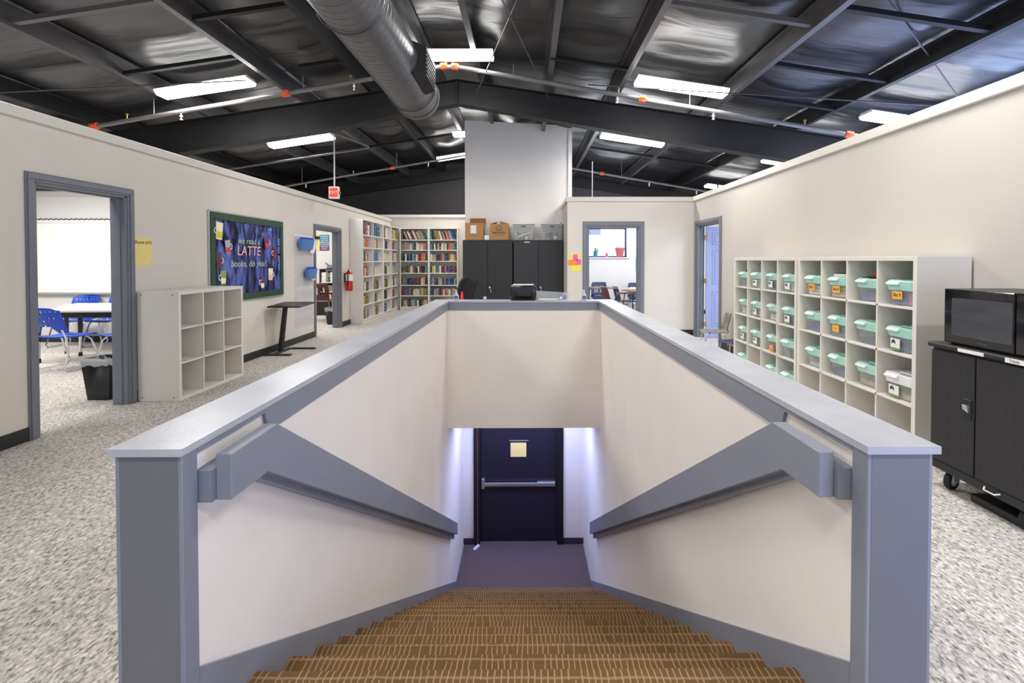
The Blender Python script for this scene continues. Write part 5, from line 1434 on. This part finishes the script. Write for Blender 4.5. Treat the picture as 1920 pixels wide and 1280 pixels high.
h = MB(); h.lathe([(.013, 0), (.013, .014)], 12, mtx=T(CX-.006, ym+.04, .575) @ R(-90, 'Y')); h.hexa([(CX-.02, ym+.02, .545), (CX-.008, ym+.02, .545), (CX-.008, ym+.055, .56), (CX-.02, ym+.055, .56), (CX-.024, ym+.02, .575), (CX-.008, ym+.02, .575), (CX-.008, ym+.055, .588), (CX-.024, ym+.055, .588)])
h.build('lock_handle', 'steel_brush', t)
mb = MB(); mb.box(CX-.014, CX-.012, 2.66, 2.82, CZ1-.026, CZ1-.006); mb.build('label_strip', 'paper', t)
lb = MB().box(CX-.014, CX-.012, 2.44, 2.54, CZ1-.030, CZ1-.004).build('name_label', 'paper', t)
text('label_lettering', 'Trinity', .02, 'ink', T(CX-.0145, 2.49, CZ1-.017) @ FACE_RIGHT, lb, .0003)
MB().box(CX+.005, CX+.02, CY0, CY1, CZ0-.005, CZ0+.045, .004).build('bottom_rail', 'black_metal', t)
mb = MB(); mb.tube([(CX+.0, 2.655, CZ0+.03), (CX-.02, 2.64, CZ0+.02), (CX-.02, 2.58, CZ0+.02), (CX+.0, 2.565, CZ0+.03)], .004, 6); mb.build('cable_clip', 'white', t)
for (x, y) in ((CX+.07, CY1-.09), (CX+.07, CY0+.09), (XR-.10, CY1-.09), (XR-.10, CY0+.09)):
    w_ = thing('castor_tmp', None, None) if False else None
    mb = MB(); mb.lathe([(.028, -.016), (.052, -.016), (.056, -.008), (.056, .008), (.052, .016), (.028, .016)], 24, mtx=T(x, y, .0565) @ R(20, 'Z') @ R(90, 'X'))
    c = mb.build('castor', 'rubber', t, smooth=True)
    mb = MB(); mb.lathe([(.03, -.0175), (.03, .0175)], 18, mtx=T(x, y, .0565) @ R(20, 'Z') @ R(90, 'X')); mb.build('wheel_hub', 'castor_grey', c)
    mb = MB(); mb.box(x-.03, x+.03, y-.028, y-.02, .05, .122, .002, mtx=T(x, y, 0) @ R(20, 'Z') @ T(-x, -y, 0)); mb.box(x-.03, x+.03, y-.028, y+.028, .114, .125, .002); mb.build('castor_fork', 'castor_grey', c)
# cable heap under the cart
tag(MB().box(CX+.05, CX+.4, 2.45, 2.80, .0, .05, .015, seg=2).build('power_strip', 'black_plastic'), 'black power supply lying on the floor under the cart', 'power supply')
MX, MY0, MY1, MZ0, MZ1 = 2.615, 2.405, 2.955, CZ1, 1.262
t = thing('microwave', 'black microwave oven standing on the black cart', 'microwave', (2.85, 2.68, MZ0))
MB().box(MX+.02, XR-.12, MY0, MY1, MZ0+.012, MZ1, .006).build('body', 'black_plastic', t)
MB().box(MX+.03, XR-.13, MY0+.02, MY1-.02, MZ0, MZ0+.012).build('foot', 'rubber', t)
mb = MB(); mb.box(MX, MX+.02, MY0+.12, MY1, MZ0+.012, MZ1, .007, seg=2); dd = mb.build('door', 'black_gloss', t)
MB().box(MX-.002, MX+.001, 2.535, 2.90, MZ0+.06, MZ1-.055, .001).build('window', 'glassdark', dd)
MB().box(MX, MX+.02, MY0, MY0+.117, MZ0+.012, MZ1, .006).build('control_panel', 'black_gloss', t)
text('maker_lettering', 'Farberware', .013, 'ink_grey', T(MX-.001, 2.70, MZ0+.038) @ FACE_RIGHT, dd, .0003)

# ================================================================== LEFT CLASSROOM (doorway 1)
WB = 8.25
wall_x('wall_classroom_left_back', WB, WB+.12, -13, XL-.15, 0, 2.62, 'room_wall')
struct(MB().box(-13, XL-.15, WB-.03, WB, 2.54, 2.63).build('trim_11', 'trimwhite'))
struct(MB().box(-13, XL-.15, WB-.014, WB, 0, .11).build('baseboard_classroom_left', 'basebd'))
struct(MB().box(-13.1, -13, -3.5, 15, 0, 2.62).build('wall_far_left', 'room_wall'))
t = thing('whiteboard', 'large blank whiteboard in the room behind the nearest left doorway', 'whiteboard', (-7.9, WB, .85))
MB().box(-9.3, -6.3, WB-.02, WB-.001, .87, 2.08, .003).build('board', 'whiteboard', t)
mb = MB(); mb.box(-9.32, -6.28, WB-.07, WB-.001, .84, .868, .004); mb.build('marker_tray', 'alu', t)
t = thing('scalloped_border', 'white strip with black scalloped edge above the whiteboard', 'border strip', (-7.9, WB, 2.09))
n_ = 34; pts = [(-9.3, 2.085), (-6.3, 2.085)]
mb = MB(); mb.box(-9.3, -6.3, WB-.012, WB-.001, 2.085, 2.135); mb.build('strip', 'white', t)
mb = MB()
for k in range(n_):
    x0 = -9.3+3.0*k/n_; x1 = x0+3.0/n_
    mb.tube([(x0+(x1-x0)*q/5, WB-.016, 2.135+.022*math.sin(PI*q/5)) for q in range(6)], .007, 5)
mb.build('scallop_line', 'ink', t)

def sled_chair(label, loc, rz, seatm='blue_plastic'):
    t = thing('classroom_chair', label, 'chair', loc, rz, 'blue chairs in the left classroom')
    def back(u, v):
        w = .235-.02*v; x = (u-.5)*2*w
        return (x, -.22-.10*v+.06*(abs(u-.5)*2)**2, .50+.33*v-(.05*(abs(u-.5)*2)**4 if v > .9 else 0))
    mb = MB(); mb.sheet(back, 24, 16); dele = []
    for fc in mb.bm.faces:
        c = fc.calc_center_median()
        iu = int(round((c.x/.235+1)*12)); iv = int((c.z-.50)/.0206)
        if iv in (12, 13) and iu % 3 == 0 and abs(c.x) < .2: dele.append(fc)
        if iv in (9,) and iu % 3 == 1 and abs(c.x) < .17: dele.append(fc)
        if iv in (7,) and iu % 3 == 0 and abs(c.x) < .13: dele.append(fc)
        if c.z < .50+.06*math.cos(min(1, abs(c.x)/.15)*PI/2)*1.6 and abs(c.x) < .15: dele.append(fc)
    bmesh.ops.delete(mb.bm, geom=list(set(dele)), context='FACES')
    mb.build('backrest', seatm, t, smooth=True, world=False, solid=.012)
    mb = MB(); mb.sheet(lambda u, v: ((u-.5)*.44, .22-.42*v, .45-.02*math.sin(PI*v)+.012*(abs(u-.5)*2)**3-(.02 if v < .05 else 0)), 12, 12); mb.build('seat', seatm, t, smooth=True, world=False, solid=.014)
    for sx in (-1, 1):
        mb = MB(); mb.tube([(sx*.24, -.24, .55), (sx*.245, -.20, .45), (sx*.25, -.17, .25), (sx*.25, -.22, .06), (sx*.25, -.20, .015), (sx*.25, .20, .015), (sx*.25, .23, .05), (sx*.235, .12, .38), (sx*.20, .08, .435), (0, .08, .435)], .011, 8)
        mb.build('sled_leg', 'chrome', t, smooth=True, world=False)
    return t
def PX_(px, D): return X_(px, D)
sled_chair('blue perforated plastic chair seen from behind, at the left side of the nearest left doorway', (PX_(94, 6.05), 6.25, 0), math.radians(-8))
sled_chair('blue plastic chair half hidden by the right jamb of the nearest left doorway', (-5.42, 6.40, 0), math.radians(75))
sled_chair('blue plastic chair behind the cream tables of the left classroom', (PX_(204, 7.9), 7.9, 0), math.radians(178))
sled_chair('dull blue plastic chair under the far side of the cream tables', (PX_(138, 7.9), 7.9, 0), math.radians(184))
def trap_table(label, cx, cy, w, d, z=.735, rz=0):
    t = thing('classroom_table', label, 'table', (cx, cy, 0), rz, 'cream topped tables in the left classroom')
    mb = MB(); poly = [(-w/2, -d/2), (w/2, -d/2), (w*.36, d/2), (-w*.36, d/2)]
    mb.prism(poly, 'z', z-.025, z); mb.build('table_top', 'cream_top', t, world=False)
    mb = MB(); mb.box(-w*.40, w*.40, -d*.38, -d*.33, z-.11, z-.025); mb.box(-w*.32, w*.32, d*.33, d*.38, z-.11, z-.025); mb.build('apron', 'black_metal', t, world=False)
    for (x, y) in ((-w*.42, -d*.40), (w*.42, -d*.40), (-w*.30, d*.38), (w*.30, d*.38)):
        mb = MB(); mb.tube([(x, y, z-.025), (x, y, .30)], .026, 10); l = mb.build('leg', 'black_metal', t, world=False)
        mb = MB(); mb.tube([(x, y, .30), (x, y, .05)], .018, 10); g = mb.build('leg_extension', 'chrome', None, world=False); g.parent = l
        mb = MB(); mb.lathe([(.024, .0), (.026, .03), (.02, .06)], 12, (x, y, 0)); g = mb.build('leg_foot', 'rubber', None, world=False); g.parent = l
    return t
trap_table('cream trapezoid table nearest the doorway of the left classroom', PX_(178, 6.85), 6.85, 1.35, .60, .735, math.radians(4))
trap_table('cream trapezoid table behind the first one in the left classroom', PX_(190, 7.75)+.3, 7.46, 1.3, .56, .735, math.radians(184))
def waste_bin(label, loc, w, d, h, m='black_plastic'):
    t = thing('waste_bin', label, 'waste bin', loc); x, y = 0, 0
    mb = MB(); k = .78
    mb.hexa([(-w/2*k, -d/2*k, 0), (w/2*k, -d/2*k, 0), (w/2*k, d/2*k, 0), (-w/2*k, d/2*k, 0), (-w/2, -d/2, h), (w/2, -d/2, h), (w/2, d/2, h), (-w/2, d/2, h)])
    # hollow: drop the lid face
    bmesh.ops.delete(mb.bm, geom=[f for f in mb.bm.faces if f.calc_center_median().z > h-.001], context='FACES')
    bmesh.ops.bevel(mb.bm, geom=[e for e in mb.bm.edges if abs(e.verts[0].co.z-e.verts[1].co.z) > .1], offset=.03, segments=3, affect='EDGES')
    mb.build('tub', m, t, smooth=True, world=False, solid=.005)
    r_ = random.Random(4); mb = MB(); nn = 36
    ring1 = []; ring2 = []; ring3 = []
    for i in range(nn):
        a = 2*PI*i/nn; cx = max(-1, min(1, 1.25*math.cos(a))); cy = max(-1, min(1, 1.25*math.sin(a)))
        ring1.append(mb.bm.verts.new((cx*(w/2+.008), cy*(d/2+.008), h-.06+r_.uniform(-.02, .015))))
        ring2.append(mb.bm.verts.new((cx*(w/2+.008), cy*(d/2+.008), h+.008+r_.uniform(0, .008))))
        ring3.append(mb.bm.verts.new((cx*(w/2-.03), cy*(d/2-.03), h-.12+r_.uniform(-.02, .02))))
    for i in range(nn):
        j = (i+1) % nn
        mb.bm.faces.new((ring1[i], ring1[j], ring2[j], ring2[i])); mb.bm.faces.new((ring2[i], ring2[j], ring3[j], ring3[i]))
    mb.build('bin_liner', 'liner', t, smooth=True, world=False)
    return t
waste_bin('black waste bin with clear liner inside the nearest left doorway', (-4.40, 4.93, 0), .36, .28, .42)
# ================================================================== SECOND LEFT ROOM (doorway 2)
WB2 = 13.0
wall_x('wall_library_back', WB2, WB2+.12, -9.0, XL-.15, 0, 2.62, 'room_wall')
struct(MB().box(-9, XL-.15, WB2-.014, WB2, 0, .11).build('baseboard_library', 'basebd'))
def X2(px): return X_(px, WB2)
def Z2(py): return Z_(py, WB2)
M['poster_grad'] = mat('teal_poster', srgb(40, 140, 160), 0.5)
def grad():
    m = M['poster_grad']; nt, N, L = nodes_of(m); b = N['Principled BSDF']
    tc = N.new('ShaderNodeTexCoord'); sp = N.new('ShaderNodeSeparateXYZ'); L.new(tc.outputs['Generated'], sp.inputs[0])
    r = N.new('ShaderNodeValToRGB'); e = r.color_ramp.elements; e[0].position = 0; e[0].color = (*srgb(120, 50, 110), 1); e[1].position = .8; e[1].color = (*srgb(30, 140, 170), 1)
    L.new(sp.outputs['Z'], r.inputs['Fac']); L.new(r.outputs['Color'], b.inputs['Base Color'])
grad()
t = thing('wall_poster', 'teal to purple poster with white text in the room behind the second left doorway', 'poster', (X2(607), WB2, Z2(470)))
MB().box(X2(596), X2(618), WB2-.004, WB2-.001, Z2(470), Z2(440)).build('sheet', 'poster_grad', t)
MB().box(X2(596.5), X2(599.5), WB2-.006, WB2-.004, Z2(470), Z2(440)).build('yellow_band', 'note_yellow', t)
for k, s_ in enumerate(('READING', 'SHOULD', 'NOT BE', 'PRESENTED', 'AS A CHORE', 'BUT AS', 'A GIFT')):
    text('poster_text', s_, .052, 'text_white', T(X2(608.5), WB2-.006, Z2(443+3.9*k)) @ FACE_CAM, t, .0005)
t = thing('book_shelf', 'black-framed bookshelf holding binders in the room behind the second left doorway', 'bookshelf', (X2(612), 12.75, 0))
xa, xb = X_(598.5, 12.6), X_(598.5, 12.6)+.85
mb = MB(); mb.box(xa, xa+.03, 12.6, 12.95, 0, Z_(504, 12.6), .003); mb.box(xb-.03, xb, 12.6, 12.95, 0, Z_(504, 12.6), .003); mb.box(xa, xb, 12.6, 12.95, Z_(504, 12.6)-.03, Z_(504, 12.6), .003); mb.box(xa+.03, xb-.03, 12.93, 12.95, .05, 1.1); mb.build('case', 'black_metal', t)
shz = [Z_(y, 12.6) for y in (529, 547, 560, 580)]
for z in shz: MB().box(xa+.03, xb-.03, 12.605, 12.93, z-.02, z, .002).build('shelf', 'shelfwhite', t)
for zi, pal in ((0, ['white', 'white', 'grey', 'dark green', 'white', 'navy blue', 'navy blue', 'cream']), (1, ['yellow', 'dark green', 'teal', 'orange', 'tan']), (2, ['orange', 'yellow', 'cream', 'red'])):
    x = xa+.04
    for k, c in enumerate(pal):
        th = .055 if zi == 0 else .08
        book(c, (x, 12.64, shz[zi]+.001), th, .2, (.29, .18, .12)[zi]*(.9+.03*(k % 3)), 0, 0, '%s binder on %s shelf of the black-framed bookshelf' % (c, ('the top', 'the middle', 'the lower')[zi]), 'binders in the second left room')
        x += th+.004
t = thing('animal_figurine', 'small grey sculpture on top of the black-framed bookshelf', 'figurine', (xa+.25, 12.75, Z_(504, 12.6)))
mb = MB(); z = Z_(504, 12.6)
mb.lathe([(.10, 0), (.12, .02), (.10, .07), (.05, .10), (.0, .11)], 14, (xa+.25, 12.75, z), sy=.6, caps=False); mb.tube([(xa+.2, 12.75, z+.08), (xa+.14, 12.75, z+.13), (xa+.09, 12.75, z+.17)], .02, 8, radii=[.03, .022, .008]); mb.build('body', 'ink_grey', t, smooth=True)
t = thing('table_ornament', 'small dark ornament with thin spire on top of the black-framed bookshelf', 'ornament', (xa+.46, 12.75, z))
MB().lathe([(.05, 0), (.06, .03), (.04, .08), (.05, .12), (.02, .16), (.006, .2), (.003, .27)], 12, (xa+.46, 12.75, z)).build('body', 'maroon', t, smooth=True)
c = shell_chair('classroom_chair', 'maroon plastic chair in the room behind the second left doorway', 'maroon', (X_(601, 11.1), 11.15, 0), math.radians(12), 1.12)
# larger opening in its back
tag(MB().box(X_(600, 12.2)-.3, X_(600, 12.2)+.25, 12.2, 12.5, 0, .38, .02).build('storage_crate', 'black_plastic'), 'black crate on the floor behind the maroon chair', 'crate')
waste_bin('small black waste bin with clear liner inside the second left doorway', (X_(624, 10.55), 10.6, 0), .32, .28, .36)

# ================================================================== LIGHT, CAMERA
w = bpy.data.worlds.new('World'); SC.world = w; w.use_nodes = True
bg = w.node_tree.nodes['Background']; bg.inputs[0].default_value = (0.80, 0.87, 1.0, 1); bg.inputs[1].default_value = 0.75
def lamp_fill(name, loc, sx, sy, p, col, rot): return area(name, loc, sx, sy, p, col, rot)
# lights in the classrooms
area('classroom_lamp', (-7.5, 6.2, 2.75), 2.4, 1.2, 130, (1, .98, .94))
area('library_lamp', (-6.0, 11.2, 2.75), 1.6, 1.0, 60, (1, .97, .92))
area('rear_classroom_lamp', (2.6, 10.8, 2.9), 1.6, 1.0, 45, (.85, .9, 1))
area('side_room_lamp', (5.0, 7.0, 2.8), 1.6, 1.6, 70, (.72, .80, 1))
# daylight through the windows of the right hand rooms, grazing the roof
area('window_daylight', (8.6, 6.0, 1.8), 1.6, 8.0, 260, (.45, .6, 1.0), (0, math.radians(122), 0))
# cool lamp over the lower landing
area('landing_lamp', (-0.05, 6.9, -0.74), 1.3, .25, 42, (.46, .54, 1.0))
# added blue fill lamp behind the viewer, aimed at the right post
area('right_post_fill', (2.6, -0.9, 1.1), 0.9, 1.2, 46, (.36, .50, 1.0), (math.radians(90), 0, math.radians(34)))
area('roof_blue_uplight', (5.6, 5.2, 2.3), 3.0, 7.0, 140, (.35, .5, 1.0), (math.radians(180), 0, 0))  # unseen uplight added to tint the right roof deck blue

cam = bpy.data.cameras.new('Camera'); co_ = bpy.data.objects.new('Camera', cam); COL.objects.link(co_)
cam.sensor_width = 36; cam.lens = 885/1920*36; cam.clip_start = 0.05
th_ = math.radians(1.0)
co_.location = (0, 0, CH); co_.rotation_euler = (math.radians(90)-th_, 0, 0)
cam.shift_x = -(988-960)/1920
cam.shift_y = -((640-487)-885*math.tan(th_))/1920
SC.camera = co_
SC.view_settings.view_transform = 'Standard'
SC.view_settings.look = 'None'
SC.view_settings.exposure = 0.0
SC.cycles.use_denoising = True
SC.cycles.max_bounces = 7; SC.cycles.diffuse_bounces = 4; SC.cycles.glossy_bounces = 3; SC.cycles.transparent_max_bounces = 10
SC.cycles.sample_clamp_indirect = 6.0
